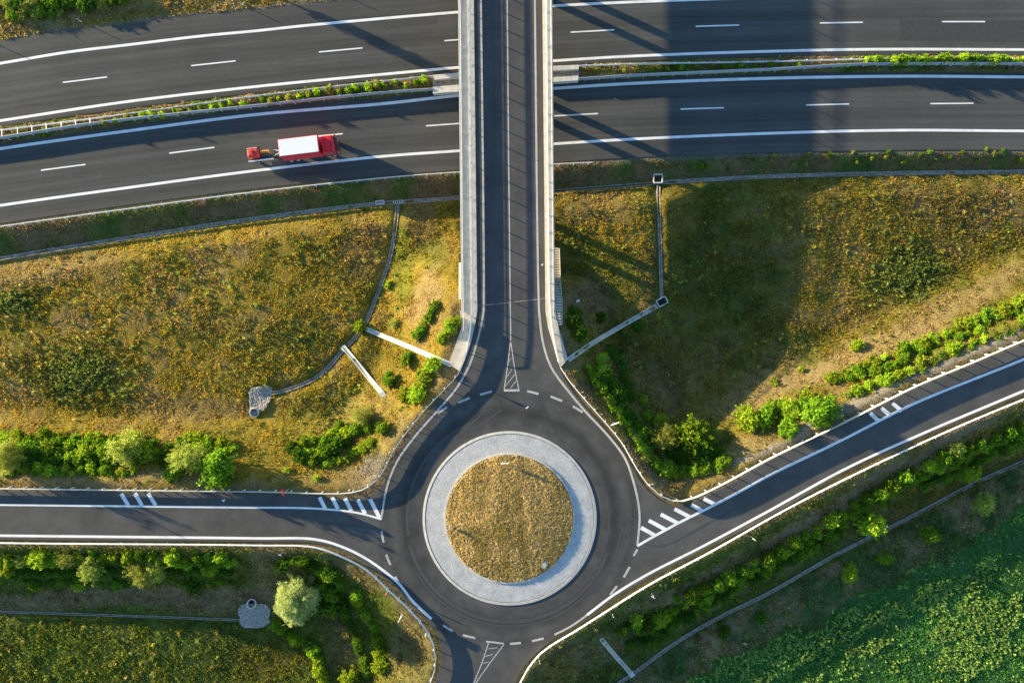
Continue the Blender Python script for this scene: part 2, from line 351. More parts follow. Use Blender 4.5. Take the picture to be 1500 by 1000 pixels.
# ------------------------------------------------------------------ ground colours
GOLD = np.array((.275, .200, .028)); OLIVE = np.array((.185, .150, .028)); BROWN = np.array((.165, .12, .06)); TAN = np.array((.29, .215, .095))
GREEN = np.array((.055, .085, .018)); LUSH = np.array((.10, .15, .02)); DRY = np.array((.26, .19, .09)); DARKG = np.array((.03, .055, .015)); GRAVEL = np.array((.20, .185, .16))
blobs = [  # px, py, rx, ry, rot, colour, strength
    (125, 550, 62, 36, -.15, DARKG * 1.5, .6), (60, 540, 40, 30, 0, GREEN, .4), (20, 440, 30, 22, 0, GREEN, .7), (445, 480, 45, 30, .3, GREEN, .35), (380, 500, 60, 30, 0, GREEN, .35), (300, 470, 40, 30, 0, BROWN, .3),
    (60, 395, 120, 22, -.15, DRY, .55), (330, 335, 200, 12, -.13, GOLD * 1.3, .6), (480, 350, 60, 30, 0, OLIVE, .35), (530, 370, 30, 50, .3, BROWN * 1.1, .5),
    (620, 435, 24, 42, .45, TAN * 1.0, .85), (600, 560, 60, 40, 0, GOLD * .8, .6), (520, 610, 70, 30, -.3, TAN * .75, .5), (565, 520, 40, 60, .5, OLIVE, .5), (470, 600, 70, 40, -.4, LUSH, .35), (640, 545, 24, 22, 0, TAN * .8, .7), (590, 640, 25, 40, .6, TAN * .9, .6),
    (620, 330, 26, 30, 0, BROWN, .5), (635, 375, 30, 25, 0, LUSH, .5), (590, 385, 14, 60, .1, LUSH * 1.1, .5), (545, 690, 45, 28, -.5, GRAVEL * .8, .9), (500, 700, 50, 14, 0, TAN * .8, .6), (180, 702, 260, 9, 0, TAN * .9, .9),
    (260, 600, 80, 20, 0, BROWN * 1.2, .4), (430, 640, 40, 45, 0, GOLD * 1.1, .4),
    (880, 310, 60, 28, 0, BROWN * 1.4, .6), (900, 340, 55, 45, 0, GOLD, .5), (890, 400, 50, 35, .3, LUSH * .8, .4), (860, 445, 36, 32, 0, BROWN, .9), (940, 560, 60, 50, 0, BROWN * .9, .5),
    (1050, 420, 110, 110, 0, GREEN * .9, .45), (1065, 285, 60, 22, 0, LUSH * .7, .6), (1330, 400, 50, 32, -.2, DARKG * 1.5, .55), (1270, 290, 50, 30, 0, OLIVE, .3), (1220, 350, 60, 60, 0, OLIVE, .3), (1400, 300, 90, 40, 0, BROWN, .35),
    (1250, 520, 190, 18, -.40, TAN * .95, .85), (1420, 430, 120, 16, -.42, TAN * .8, .7), (1110, 560, 70, 26, -.6, TAN * .75, .6), (1090, 660, 70, 22, -.45, TAN * .8, .7), (1250, 595, 220, 9, -.46, GRAVEL * 1.2, .8), (1400, 520, 150, 9, -.4, GRAVEL * 1.1, .8),
    (920, 690, 30, 75, -.65, BROWN * 1.1, .8), (985, 715, 26, 16, 0, DRY * .8, .7), (860, 590, 14, 60, -.7, BROWN * .9, .8),
    (170, 878, 260, 14, 0, BROWN * 1.45, .95), (300, 880, 110, 22, 0, BROWN * 1.45, .7), (100, 960, 90, 40, .4, LUSH * .8, .5), (230, 930, 70, 14, .5, LUSH, .4), (300, 960, 60, 40, 0, GREEN, .5), (400, 965, 60, 30, 0, OLIVE * .7, .5), (410, 850, 40, 60, 0, BROWN * 1.45, .7),  # brightest browns lift the shaded slope: extra light put into its colour
    (520, 840, 50, 12, .6, TAN * .6, .8), (600, 900, 26, 70, -.4, DRY * .8, .6), (545, 960, 30, 50, -.2, OLIVE, .5), (490, 940, 20, 50, 0, TAN * .7, .6), (595, 960, 40, 50, 0, BROWN * 1.1, .5),
    (860, 960, 80, 30, -.5, BROWN, .7), (830, 985, 30, 20, 0, OLIVE, .5), (1250, 730, 260, 14, -.52, BROWN * 1.45, .9), (1000, 860, 90, 12, -.5, BROWN * 1.45, .9), (1380, 650, 120, 10, -.45, BROWN * 1.45, .9), (1080, 860, 130, 14, -.52, BROWN * 1.45, .8), (1180, 800, 100, 10, -.5, BROWN * 1.45, .6),  # raised browns offset the shade on the slope below the right road
    (200, 8, 200, 10, -.1, TAN * .8, .5), (80, 32, 110, 12, -.15, TAN * .9, .8), (300, 18, 140, 9, -.12, TAN, .8), (430, 4, 90, 9, -.1, TAN * .9, .8), (60, 8, 80, 14, -.1, DARKG, .8)]
def ground_color(x, y, z):
    px, py = topx(x, y, z); n1 = fbm(x, y, 9, 4); n2 = fbm(x, y, 3.2, 4, 40); n3 = fbm(x, y, 1.1, 3, 80)
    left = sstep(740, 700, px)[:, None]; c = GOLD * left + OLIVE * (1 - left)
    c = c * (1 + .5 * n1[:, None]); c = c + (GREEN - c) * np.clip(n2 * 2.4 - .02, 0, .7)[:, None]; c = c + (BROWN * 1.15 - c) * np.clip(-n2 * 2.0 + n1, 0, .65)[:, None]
    south = sstep(700, 850, py) * (1 - sstep(1e4, 2e4, py)); c = c + (np.array((.085, .12, .02)) - c) * (south * .85)[:, None]
    qx = px + 40 * n1 + 16 * n2; qy = py + 34 * fbm(x, y, 6, 4, 120) + 12 * n3
    for bx, by, rx, ry, ro, col, st in blobs:
        dx = qx - bx; dy = qy - by; u = (dx * math.cos(ro) + dy * math.sin(ro)) / rx; v = (-dx * math.sin(ro) + dy * math.cos(ro)) / ry
        w = st * sstep(1.35, .55, np.sqrt(u * u + v * v)); c = c + (col - c) * w[:, None]
    dm = samp(DM, x, y); du = samp(DU, x, y)
    strip = sstep(0, .3, dm) * sstep(6.0, 4.0, dm) * (y < 40) * (py > 200) * (samp(DC, x, y) < 6)
    Yd = np.interp(x, PP(Ditch, -1.2)[:, 0], PP(Ditch, -1.2)[:, 1])
    strip = (y > Yd) * (dm > 0) * (py > 180)
    brn = BROWN * np.array((1.15, 1.05, 1.0)); c = c + ((brn + (GREEN * 1.5 - brn) * np.clip(.5 + 3 * n2, 0, 1)[:, None]) - c) * (strip * .8)[:, None]  # verge colour brightened to make up for the shade lying on it
    v = sstep(1.6, .4, du) * .75; vg = DRY * .8; c = c + (vg - c) * v[:, None]
    v = sstep(.9, .1, np.maximum(dm, 0)) * .6 * (dm > -.2); c = c + (GRAVEL * .9 - c) * v[:, None]
    mm = samp(DMED, x, y) > .5; c = np.where(mm[:, None], (BROWN * 1.3 + (LUSH - BROWN * 1.3) * np.clip(.3 + 3 * n2, 0, 1)[:, None]), c)
    # crop field in the lower right corner
    cr = sstep(-8, 14, ((px - 1500) * .52 + (py - 745)) * .86 + 60 * n2) * (px > 900) * (py > 640)
    crop = np.array((.045, .12, .03)); c = c + (crop - c) * cr[:, None]
    bt = ((px - 1500) * .52 + (py - 675)) * .86
    dkg = sstep(-2, 8, bt) * (px > 880) * (1 - cr); c = c + ((DARKG * 2.0 + (BROWN * 1.5 - DARKG * 2.0) * np.clip(.45 + 3 * n2, 0, 1)[:, None]) - c) * (dkg * .9)[:, None]  # strip past the gutter lightened in colour to counter its shade
    c = np.clip(c * (1 + .5 * n3[:, None]), .008, .6)
    return c, cr, dm, du, strip
# ground sheet: fine inside the picture, coarser out to the horizon
def axis(a, b, st):
    inn = np.arange(a, b, st); o = []; d = st; v = a
    while v > -1500: d *= 1.22; v -= d; o.append(v)
    q = []; d = st; v = inn[-1]
    while v < 1500: d *= 1.22; v += d; q.append(v)
    return np.array(o[::-1] + list(inn) + q)
ax = axis(-80, 80, .22); ay = axis(-56, 56, .22)
AX, AY = np.meshgrid(ax, ay); x, y = AX.ravel(), AY.ravel(); z = gz(x, y)
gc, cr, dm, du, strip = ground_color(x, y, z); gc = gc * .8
rough = sstep(0.4, 1.6, du) * sstep(.1, 1.0, np.where(dm < 0, 0, dm)) * np.clip(samp(DC, x, y) / 1.0, 0, 1)
mm = samp(DMED, x, y) > .5
z = z + rough * (.22 * fbm(x, y, 3.0, 3, 5) + .20 * fbm(x, y, .9, 3, 60)) + mm * .15 * fbm(x, y, .8, 2, 60)
far = sstep(95, 140, np.maximum(abs(x), abs(y) * 1.4)); z = z * (1 - far) + .5 * far
V = np.stack([x, y, z], 1); n_, m_ = len(ay), len(ax); I = np.arange(n_ * m_).reshape(n_, m_)
F = np.stack([I[:-1, :-1].ravel(), I[:-1, 1:].ravel(), I[1:, 1:].ravel(), I[1:, :-1].ravel()], 1)
gm, n, out = newmat('soil_and_turf'); b = nd(n, 'ShaderNodeBsdfPrincipled'); b.inputs['Roughness'].default_value = .95; b.inputs['Specular IOR Level'].default_value = .1
at = nd(n, 'ShaderNodeAttribute', attribute_name='Col'); tc = nd(n, 'ShaderNodeTexCoord'); no = nd(n, 'ShaderNodeTexNoise'); no.inputs['Scale'].default_value = 3.5; no.inputs['Detail'].default_value = 8; no.inputs['Roughness'].default_value = .7
mr = nd(n, 'ShaderNodeMapRange'); mr.inputs[1].default_value = .3; mr.inputs[2].default_value = .7; mr.inputs[3].default_value = .5; mr.inputs[4].default_value = 1.5
cc = nd(n, 'ShaderNodeCombineColor'); mx = nd(n, 'ShaderNodeMix', data_type='RGBA', blend_type='MULTIPLY'); mx.inputs[0].default_value = 1
n.links.new(tc.outputs['Object'], no.inputs['Vector']); n.links.new(no.outputs[0], mr.inputs[0]); [n.links.new(mr.outputs[0], cc.inputs[i]) for i in range(3)]
n.links.new(at.outputs['Color'], mx.inputs[6]); n.links.new(cc.outputs[0], mx.inputs[7]); n.links.new(mx.outputs[2], b.inputs['Base Color'])
bp = nd(n, 'ShaderNodeBump'); bp.inputs['Distance'].default_value = .08; bp.inputs['Strength'].default_value = 1; n.links.new(no.outputs[0], bp.inputs['Height']); n.links.new(bp.outputs[0], b.inputs['Normal'])
n.links.new(b.outputs[0], out.inputs[0])
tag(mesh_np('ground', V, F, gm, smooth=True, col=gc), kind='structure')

# ------------------------------------------------------------------ grass and crop, uncountable
def bladeset(x, y, z, col, h, nb, spread, wid):
    n = len(x); th = rng.random((n, nb)) * 6.283; ln = h[:, None] * (.6 + .7 * rng.random((n, nb)))
    tilt = .35 + spread * rng.random((n, nb)); dx = np.cos(th) * np.sin(tilt) * ln; dy = np.sin(th) * np.sin(tilt) * ln; dz = np.cos(tilt) * ln
    bx = x[:, None] + .5 * wid * rng.standard_normal((n, nb)); by = y[:, None] + .5 * wid * rng.standard_normal((n, nb)); bz = np.broadcast_to(z[:, None], (n, nb))
    wx = -np.sin(th) * wid * .5; wy = np.cos(th) * wid * .5
    a = np.stack([bx - wx * .6, by - wy * .6, bz - .04], -1); c = np.stack([bx + dx * .55 - wx, by + dy * .55 - wy, bz + dz * .6], -1)
    d = np.stack([bx + dx + wx * .3, by + dy + wy * .3, bz + dz], -1); e = np.stack([bx + dx * .5 + wx, by + dy * .5 + wy, bz + dz * .55], -1)
    V = np.stack([a, c, d, e], 2).reshape(-1, 3); F = np.arange(len(V)).reshape(-1, 4)[:, ::-1]
    return V, F, np.repeat(col, nb * 4, axis=0)
NT = 480000
x = rng.uniform(-77, 77, NT); y = rng.uniform(-52.5, 53, NT); z = gz(x, y)
c, cr, dm, du, strip = ground_color(x, y, z); dc = samp(DC, x, y); px, py = topx(x, y, z)
ok = (((dm > .25) & (du > .35)) | ((samp(DMED, x, y) > .98))) & (dc > .4)
apr = ((abs(px - 382) < 20) & (abs(py - 590) < 27)) | ((abs(px - 373) < 26) & (abs(py - 899) < 22)); ok &= ~apr
ok &= ~((du > .0) & (abs(px - 742) < 60) & (py < 460) & (rng.random(NT) < .8))
for k, p in drops.items():
    q = np.array(p, float)
    for a, b_ in zip(q[:-1], q[1:]):
        ab = b_ - a; t = np.clip(((px - a[0]) * ab[0] + (py - a[1]) * ab[1]) / (ab @ ab), 0, 1); ok &= np.hypot(px - a[0] - t * ab[0], py - a[1] - t * ab[1]) > 5.0
dens = .22 + .78 * sstep(-.16, .12, fbm(x, y, 1.1, 3, 200)) ; ok &= rng.random(NT) < np.where((du < 2) | (strip > 0), .55, dens)
h = .14 + .22 * np.clip(.5 + 1.6 * fbm(x, y, 1.6, 3, 300), 0, 1)
h = np.where(du < 2.2, .09, h); h = np.where(strip > 0, .11, h); h = h * (1 - .45 * (c[:, 0] > .22)); h = np.where(samp(DMED, x, y) > .9, .3, h)
g = ok & (cr < .5)
V, F, cc_ = bladeset(x[g], y[g], z[g], np.clip(c[g] * (1.0 + .40 * rng.standard_normal((g.sum(), 1)).clip(-1.2, 2)), .01, .7), h[g], 4, .8, .085)
# taller weed clumps scattered over the fields
nw = 5200; wx_ = rng.uniform(-77, 77, nw); wy_ = rng.uniform(-52, 50, nw); wz_ = gz(wx_, wy_); wc_, wcr, wdm, wdu, wst = ground_color(wx_, wy_, wz_); wpx, wpy = topx(wx_, wy_, wz_)
thick = np.zeros(nw)
for bx, by, rx, ry in ((125, 550, 75, 45), (1330, 400, 60, 40), (20, 440, 25, 18)): thick = np.maximum(thick, (((wpx - bx) / rx) ** 2 + ((wpy - by) / ry) ** 2 < 1) & (fbm(wx_, wy_, 4, 3, 510) > -.05))
k_ = (wdm > .6) & (wdu > 1.5) & (samp(DC, wx_, wy_) > .8) & (wcr < .5) & (wst < 1) & ((thick > 0) | (fbm(wx_, wy_, 9, 3, 500) > -.02))
ex_n = 1150; q_ = rng.integers(0, 5, ex_n); cen_ = np.array([(125, 550, 65, 40), (1330, 400, 52, 34), (20, 440, 22, 14), (1335, 395, 60, 38), (120, 545, 70, 40)])[q_]; rr_ = np.abs(rng.standard_normal(ex_n)) * .62 * (.6 + .9 * vnoise(np.arange(ex_n) * .01, q_ * 3.0, 4)); aa_ = rng.random(ex_n) * 6.283
ex_x = (cen_[:, 0] + cen_[:, 2] * rr_ * np.cos(aa_) - 750) * .0978; ex_y = (500 - cen_[:, 1] - cen_[:, 3] * rr_ * np.sin(aa_)) * .0978
xx_ = np.r_[wx_[k_], ex_x]; yy_ = np.r_[wy_[k_], ex_y]; pal = np.array([(.10, .14, .03), (.16, .19, .035), (.07, .10, .03), (.22, .18, .06), (.14, .16, .05)])
pc_ = pal[np.r_[rng.integers(0, 5, k_.sum()), rng.choice([0, 2, 4, 4, 1], ex_n)]] * (1 + .25 * rng.standard_normal((len(xx_), 1))).clip(.5, 1.6)
WV, WF, WC = bladeset(xx_, yy_, gz(xx_, yy_) + .05, pc_, .30 + .25 * rng.random(len(xx_)), 11, 1.0, .14)
V = np.concatenate([V, WV]); F = np.arange(len(V)).reshape(-1, 4)[:, ::-1]; cc_ = np.concatenate([cc_, WC])
grassm = leafmat('grass_blades', (1.35, 1.3, 1.25), (2.45, 2.35, 1.9), .5, vcol=True)
tag(mesh_np('grass', V, F, grassm, col=cc_), 'dry golden and olive grass covering the fields and embankments', 'grass', kind='stuff')
# crop in the lower right
NCp = 90000
px = rng.uniform(880, 1560, NCp); py = rng.uniform(640, 1060, NCp); zc = 2.0; x = (px - 750) * (CAMH - zc) / 1000; y = (500 - py) * (CAMH - zc) / 1000; z = gz(x, y)
_, cr, _, _, _ = ground_color(x, y, z); g = (cr > .5) & (rng.random(NCp) < .9); x, y, z, px, py = x[g], y[g], z[g], px[g], py[g]
u = (px * .88 - py * .47) / 10; v = (px * .47 + py * .88) / 10
band = vnoise(u / 9, v / 2.0, 3) * .4 + vnoise(u / 3, v / 1.1, 9) * .35 + vnoise(u * 1.0, v * 1.0, 30) * .3
col = np.array((.105, .27, .065)) * (1 + .35 * fbm(x, y, 5, 3, 70)[:, None] * 2) * (1 + .25 * rng.standard_normal((len(x), 1))).clip(.4, 1.9)
A1 = bladeset(x, y, z + .22 * (band - .5), col, np.full(len(x), .17), 4, 1.0, .12)
bright = rng.random(len(x)) < .01 + .34 * sstep(.50, .62, band); xb, yb, zb = x[bright], y[bright], z[bright]
colb = np.array((.30, .42, .11)) * (1 + .25 * rng.standard_normal((len(xb), 1))).clip(.5, 1.6)
A2 = bladeset(xb, yb, zb + .10, colb, np.full(len(xb), .27), 7, 1.0, .09)
V = np.concatenate([A1[0], A2[0]]); F = np.arange(len(V)).reshape(-1, 4)[:, ::-1]; cc_ = np.concatenate([A1[2], A2[2]])
tag(mesh_np('crop_field', V, F, leafmat('crop_leaves', (.7, .75, .7), (1.4, 1.4, 1.2), .4, vcol=True), col=cc_), 'green crop field with yellow-green tops in slanting bands', 'crop', kind='stuff')

# ------------------------------------------------------------------ roads
def poly_obj(name, pts, z, mat, depth=.25, kind='structure'):
    m = MB(); m.poly([P(a, b, z)[:2] for a, b in pts], z, depth); o = m.build(name, mat); return tag(o, kind=kind) if kind else o
def strip_obj(name, A, B, z, mat):
    a = PP(A, z); b = PP(B, z); xs = np.arange(-150, 160, 2.0); ya = np.interp(xs, a[:, 0], a[:, 1]); yb = np.interp(xs, b[:, 0], b[:, 1])
    sa = spline(A, 25); sb = spline(B, 25); wa = PP(sa, z); wb = PP(sb, z); ya = np.interp(xs, wa[:, 0], wa[:, 1]); yb = np.interp(xs, wb[:, 0], wb[:, 1]); n = len(xs)
    V = np.concatenate([np.stack([xs, ya, np.full(n, z)], 1), np.stack([xs, yb, np.full(n, z)], 1), np.stack([xs, ya + .02, np.full(n, z - .2)], 1), np.stack([xs, yb - .02, np.full(n, z - .2)], 1)])
    i = np.arange(n - 1); F = np.concatenate([np.stack([i, i + n, i + n + 1, i + 1], 1), np.stack([i + 1, i + 1 + 2 * n, i + 2 * n, i], 1), np.stack([i + n, i + 3 * n, i + 3 * n + 1, i + n + 1], 1)])
    o = mesh_np(name, V, F, mat); at_ = o.data.attributes.new('Across', 'FLOAT_VECTOR', 'POINT'); wd = float(np.mean(ya - yb))
    q = np.zeros((len(V), 3), np.float32); q[:, 0] = V[:, 0]; q[n:2 * n, 1] = wd; q[3 * n:, 1] = wd; at_.data.foreach_set('vector', q.ravel()); return tag(o, kind='structure')
strip_obj('motorway_westbound', N_edge, N_in, 0.0, M['motorway'])
strip_obj('motorway_eastbound', S_in, S_edge, 0.0, M['motorway'])
# smooth ramp outline
def smoothU():
    i0 = next(i for i, p in enumerate(U) if p == (-900, 705)); i1 = next(i for i, p in enumerate(U) if p == (420, 1420))
    j1 = next(i for i, p in enumerate(U) if p == (2400, 205))
    segs = [U[:i0 + 1], U[i0 + 1:i1 + 1], U[i1 + 1:j1 + 1], U[j1 + 1:]]
    out_ = []
    for s_ in segs: out_ += [tuple(q) for q in spline(s_, 8)]
    return out_
US = smoothU(); poly_obj('ramp_roads', US, ZR, M['road'], .4)
def lines(name, items, z, mat):
    m = MB()
    for it in items:
        p, w = it; q = PP(spline(p, 10) if len(p) > 2 else p, z)
        m.sweep(q, [(w / 2, 0), (-w / 2, 0)], closed=False)
    # faces must look up
    o = m.build(name, mat)
    return tag(o, kind='structure')
E = .27
nl = [(-900, 245), (-400, 155), (0, 93), (100, 76.5), (187, 66), (300, 52.5), (375, 45.5), (450, 37.5), (672, 18), (808, 9), (985, 1), (1250, -6), (1500, -8), (2400, -6)]
nl2 = [(-900, 332), (-400, 238), (0, 177), (187, 149), (375, 127), (562, 109), (672, 99), (808, 89.5), (925, 82.5), (1125, 75.5), (1275, 72.5), (1500, 73), (2400, 78)]
sl1 = [(-900, 380), (-400, 281), (0, 218), (187, 192), (375, 168), (562, 152), (672, 140), (808, 130), (925, 122.5), (1125, 115), (1312, 112), (1500, 113), (2400, 118)]
sl2 = [(-900, 460), (-400, 363), (0, 301), (187, 275), (375, 250), (562, 229), (672, 221), (809, 211), (925, 204), (1125, 195.5), (1312, 191), (1500, 192), (2400, 197)]
dN = [((92, 121), (157, 113)), ((280, 96.5), (345, 89.5)), ((467, 76.5), (531, 70.5)), ((651, 60), (714, 55)), ((836, 47.5), (900, 44)), ((1019, 39), (1083, 37)), ((1201, 34), (1264, 33)), ((1380, 32), (1443, 32)), ((1562, 32), (1626, 33)), ((-95, 150), (-31, 140))]
dS = [((60, 249.5), (125, 241)), ((248, 224.5), (314, 216)), ((437, 202.5), (502, 196)), ((624, 184.5), (687, 180)), ((812, 170), (876, 166.5)), ((997, 160), (1060, 158)), ((1181, 154), (1244, 152.5)), ((1363, 152), (1426, 151.5)), ((1545, 152), (1610, 152.5)), ((-128, 279), (-62, 269))]
lines('motorway_markings', [(nl, .38), (nl2, .38), (sl1, .42), (sl2, .38)] + [(list(d), .19) for d in dN + dS], .012, M['paint'])
wl = [(708.5, 455), (704, 480), (697, 507), (688, 534), (669, 568), (642, 600), (607, 640), (582, 675), (567, 712), (560, 750), (558, 761)]
el = [(789.5, 455), (795, 500), (807, 537), (832, 572), (857, 602), (890, 637), (915, 670), (927, 702), (935, 736), (937, 760), (933.6, 799)]
lc = [(-900, 728), (-300, 736), (0, 739), (187, 741), (375, 743), (440, 743.6), (478, 745.4), (517, 749.6), (538, 754), (558, 760)]
lb = [(-900, 772), (-300, 780), (0, 784), (375, 788), (462, 789.5), (500, 800), (540, 820), (587, 857), (600, 875), (632, 906)]
rc = [(933.6, 799), (960, 784), (996, 764.5), (1031, 747), (1080, 721.6), (1125, 697), (1232, 645), (1337, 592), (1500, 526), (1900, 362), (2300, 200)]
rb = [(860, 900), (900, 870), (950, 840), (1025, 802), (1125, 748.5), (1237, 687), (1337, 641), (1500, 572), (1900, 405), (2300, 243)]
bars = [((468, 728), (476.5, 744.5)), ((486.5, 728), (495, 745)), ((505, 729.5), (515, 748)), ((524, 731.5), (535, 752)), ((542, 730.5), (556, 758)),
        ((177.5, 722.5), (188, 740)), ((197.5, 722), (208, 740)), ((217, 722), (228, 740)), ((939, 772.3), (958.8, 783.4)), ((950.4, 761.8), (975.6, 775.6)), ((967.8, 752.8), (993, 766)), ((988, 745), (1011, 757)),
        ((1012.8, 739), (1029, 748)), ((1030.8, 730), (1046.4, 737.8)), ((1275, 605), (1287.5, 617)), ((1291, 597.5), (1305, 609)), ((1307.5, 590), (1321, 602))]
Z1 = ZR + .010; Z2 = ZR + .006
lines('ramp_markings', [(lc, .26), (lb, .34), (rc, .34), (rb, .34)] , Z1, M['paint'])
lines('hatch_markings', [(list(b_), .52) for b_ in bars], ZR + .015, M['paint'])
yd = [((703, 578), (720.6, 573)), ((671, 589.6), (688, 582.6)), ((641.5, 605), (654.7, 596.6)), ((772, 572.6), (789, 576.6)), ((806.6, 580.4), (823.4, 587)), ((839, 594.7), (853.5, 603.5)),
      ((558.8, 777.5), (561.8, 794.5)), ((565.5, 811.8), (572, 827)), ((579, 844), (586, 857.5)), ((649, 915), (663, 924)), ((678, 929.6), (696, 934)), ((747, 942.4), (763, 941)), ((779, 938.4), (796.5, 934.4)),
      ((933.7, 804), (928, 813.7)), ((922.5, 830), (913.7, 845)), ((903.7, 858), (893.7, 870.5))]
wk = [(wl, .26), (el, .28), ([(812, 929), (836, 917), (860, 900)], .26), ([(712, 939), (725, 940.3), (738, 942)], .22), ([(738, 571.5), (761, 571.5)], .3)] + [(list(d), .3) for d in yd]
wk += [([(748, 499), (743, 540), (738.5, 570)], .13), ([(748, 499), (754, 540), (760, 570)], .13), ([(715.5, 941), (706, 970), (694, 1000), (684, 1024)], .13), ([(737.6, 944), (718, 970), (697, 1000), (685, 1024)], .13)]
wk += [([(742, 553), (750, 540)], .09), ([(740, 566), (754, 548)], .09), ([(748, 568), (758, 555)], .09), ([(745, 530), (749, 524)], .07), ([(709, 961), (722, 958)], .11), ([(706, 971), (716, 969)], .09), ([(712, 950), (729, 948)], .08)]
lines('entry_markings', wk, Z2, M['worn'])
seams = [([(789, 577), (800, 603), (812, 628), (825, 650)], .05), ([(700, 573), (720, 570.5), (738, 569.5)], .04), ([(760, 570), (775, 570), (785, 572)], .04), ([(559, 720), (558, 760), (557, 810), (566, 845)], .035),
         ([(893, 620), (917, 680), (926, 740), (921, 800), (895, 860)], .03)]
lines('asphalt_seams', seams, ZR + .003, M['seal'])

M['scrub'] = paintmat('tyre_scrub', (.035, .035, .036), (.078, .075, .070), .44, .60)
M['patch'] = solid('asphalt_repair', (.052, .052, .050), .9, var=.15, scale=3)
def arc(r, a0, a1, cx_=746.5, cy_=758.5): return [(cx_ + r * math.cos(math.radians(a)), cy_ + r * math.sin(math.radians(a))) for a in np.linspace(a0, a1, 14)]
for i_, it_ in enumerate([(arc(152, 20, 165), .45), (arc(158, 35, 150), .22), (arc(146, -40, 60), .28), (arc(150, 170, 250), .35), (arc(164, -20, 45), .2), ([(735, 600), (700, 625), (668, 650), (640, 690)], .25), ([(720, 590), (690, 622), (655, 655), (625, 700)], .22),
    ([(905, 770), (960, 800), (1040, 765), (1130, 715)], .3), ([(560, 775), (500, 768), (420, 762), (300, 760)], .3)]): lines('tyre_scrub_marks', [it_], ZR + .0034 + .00025 * i_, M['scrub'])
lines('motorway_repairs', [([(1318, 44), (1400, 45), (1520, 46)], 3.1), ([(150, 258), (240, 247)], 1.2), ([(560, 38), (640, 30)], 1.0)], .005, M['patch'])
# ------------------------------------------------------------------ roundabout island
RC = P(746.5, 758.5, ZR)
isl = thing('roundabout_island', 'round grass island ringed by pale stone apron in the roundabout', 'traffic island', RC)
def ringmesh(name, r0, r1, z0, z1, z2, mat, seg=160, parent=isl):
    m = MB(); v = []
    prof = [(r1, z0), (r1, z1), (r0, z2), (r0, z0)]
    for i in range(seg):
        a = 2 * math.pi * i / seg
        for r, zz in prof: v.append((r * math.cos(a), r * math.sin(a), zz))
    f = []
    for i in range(seg):
        j = (i + 1) % seg
        for k in range(3): f.append((i * 4 + k, j * 4 + k, j * 4 + k + 1, i * 4 + k + 1))
    m.add(v, f); return m.build(name, mat, parent)
ringmesh('outer_kerb', 11.40, 11.72, .02, .09, .12, M['kerb'])
ringmesh('drain_groove', 11.28, 11.39, .02, .085, .085, M['greyconcrete'])
ringmesh('inner_kerb', 8.56, 8.76, .05, .27, .27, M['kerb'])
# sett paving with the small stones modelled as relief
m_, n_ , out_ = newmat('sett_paving'); b = nd(n_, 'ShaderNodeBsdfPrincipled'); b.inputs['Roughness'].default_value = .85
tc = nd(n_, 'ShaderNodeTexCoord'); vo = nd(n_, 'ShaderNodeTexVoronoi'); vo.inputs['Scale'].default_value = 7.0; vo.feature = 'F1'; L = n_.links.new; L(tc.outputs['Object'], vo.inputs['Vector'])
rp = nd(n_, 'ShaderNodeValToRGB'); rp.color_ramp.elements[0].color = (.46, .45, .42, 1); rp.color_ramp.elements[1].color = (.64, .62, .58, 1); L(vo.outputs['Color'], rp.inputs[0])
vd = nd(n_, 'ShaderNodeTexVoronoi'); vd.feature = 'DISTANCE_TO_EDGE'; vd.inputs['Scale'].default_value = 7.0; L(tc.outputs['Object'], vd.inputs['Vector'])
mr = nd(n_, 'ShaderNodeMapRange'); mr.inputs[2].default_value = .12; mr.inputs[3].default_value = .5; L(vd.outputs['Distance'], mr.inputs[0])
ns = nd(n_, 'ShaderNodeTexNoise'); ns.inputs['Scale'].default_value = .7; ns.inputs['Detail'].default_value = 5; L(tc.outputs['Object'], ns.inputs['Vector'])
m2 = nd(n_, 'ShaderNodeMapRange'); m2.inputs[1].default_value = .3; m2.inputs[2].default_value = .7; m2.inputs[3].default_value = .85; m2.inputs[4].default_value = 1.1; L(ns.outputs[0], m2.inputs[0])
ml = nd(n_, 'ShaderNodeMath', operation='MULTIPLY'); L(mr.outputs[0], ml.inputs[0]); L(m2.outputs[0], ml.inputs[1])
c3 = nd(n_, 'ShaderNodeCombineColor'); [L(ml.outputs[0], c3.inputs[i]) for i in range(3)]
mx = nd(n_, 'ShaderNodeMix', data_type='RGBA', blend_type='MULTIPLY'); mx.inputs[0].default_value = 1; L(rp.outputs[0], mx.inputs[6]); L(c3.outputs[0], mx.inputs[7]); L(mx.outputs[2], b.inputs['Base Color'])
bp = nd(n_, 'ShaderNodeBump'); bp.inputs['Distance'].default_value = .012; L(mr.outputs[0], bp.inputs['Height']); L(bp.outputs[0], b.inputs['Normal']); L(b.outputs[0], out_.inputs[0])
ringmesh('stone_apron', 8.77, 11.27, .02, .09, .15, m_)
nr, na = 46, 200; v = []; f = []
for i in range(nr + 1):
    r = 8.555 * i / nr
    for j in range(na):
        a = 2 * math.pi * j / na; xx, yy = r * math.cos(a), r * math.sin(a)
        v.append((xx, yy, 0))
v = np.array(v); rr = np.hypot(v[:, 0], v[:, 1]); v[:, 2] = .24 + .42 * (1 - (rr / 8.56) ** 2) + .12 * fbm(v[:, 0] + 300, v[:, 1] + 300, 1.2, 3) * sstep(8.5, 7.5, rr)
f = [(i * na + j, (i + 1) * na + j, (i + 1) * na + (j + 1) % na, i * na + (j + 1) % na) for i in range(nr) for j in range(na)]
ic = DRY * 1.1 * np.ones((len(v), 3)) * (1 + .6 * fbm(v[:, 0] + 90, v[:, 1], 2.5, 3)[:, None])
mesh_np('mound', v, f, gm, isl, True, ic)
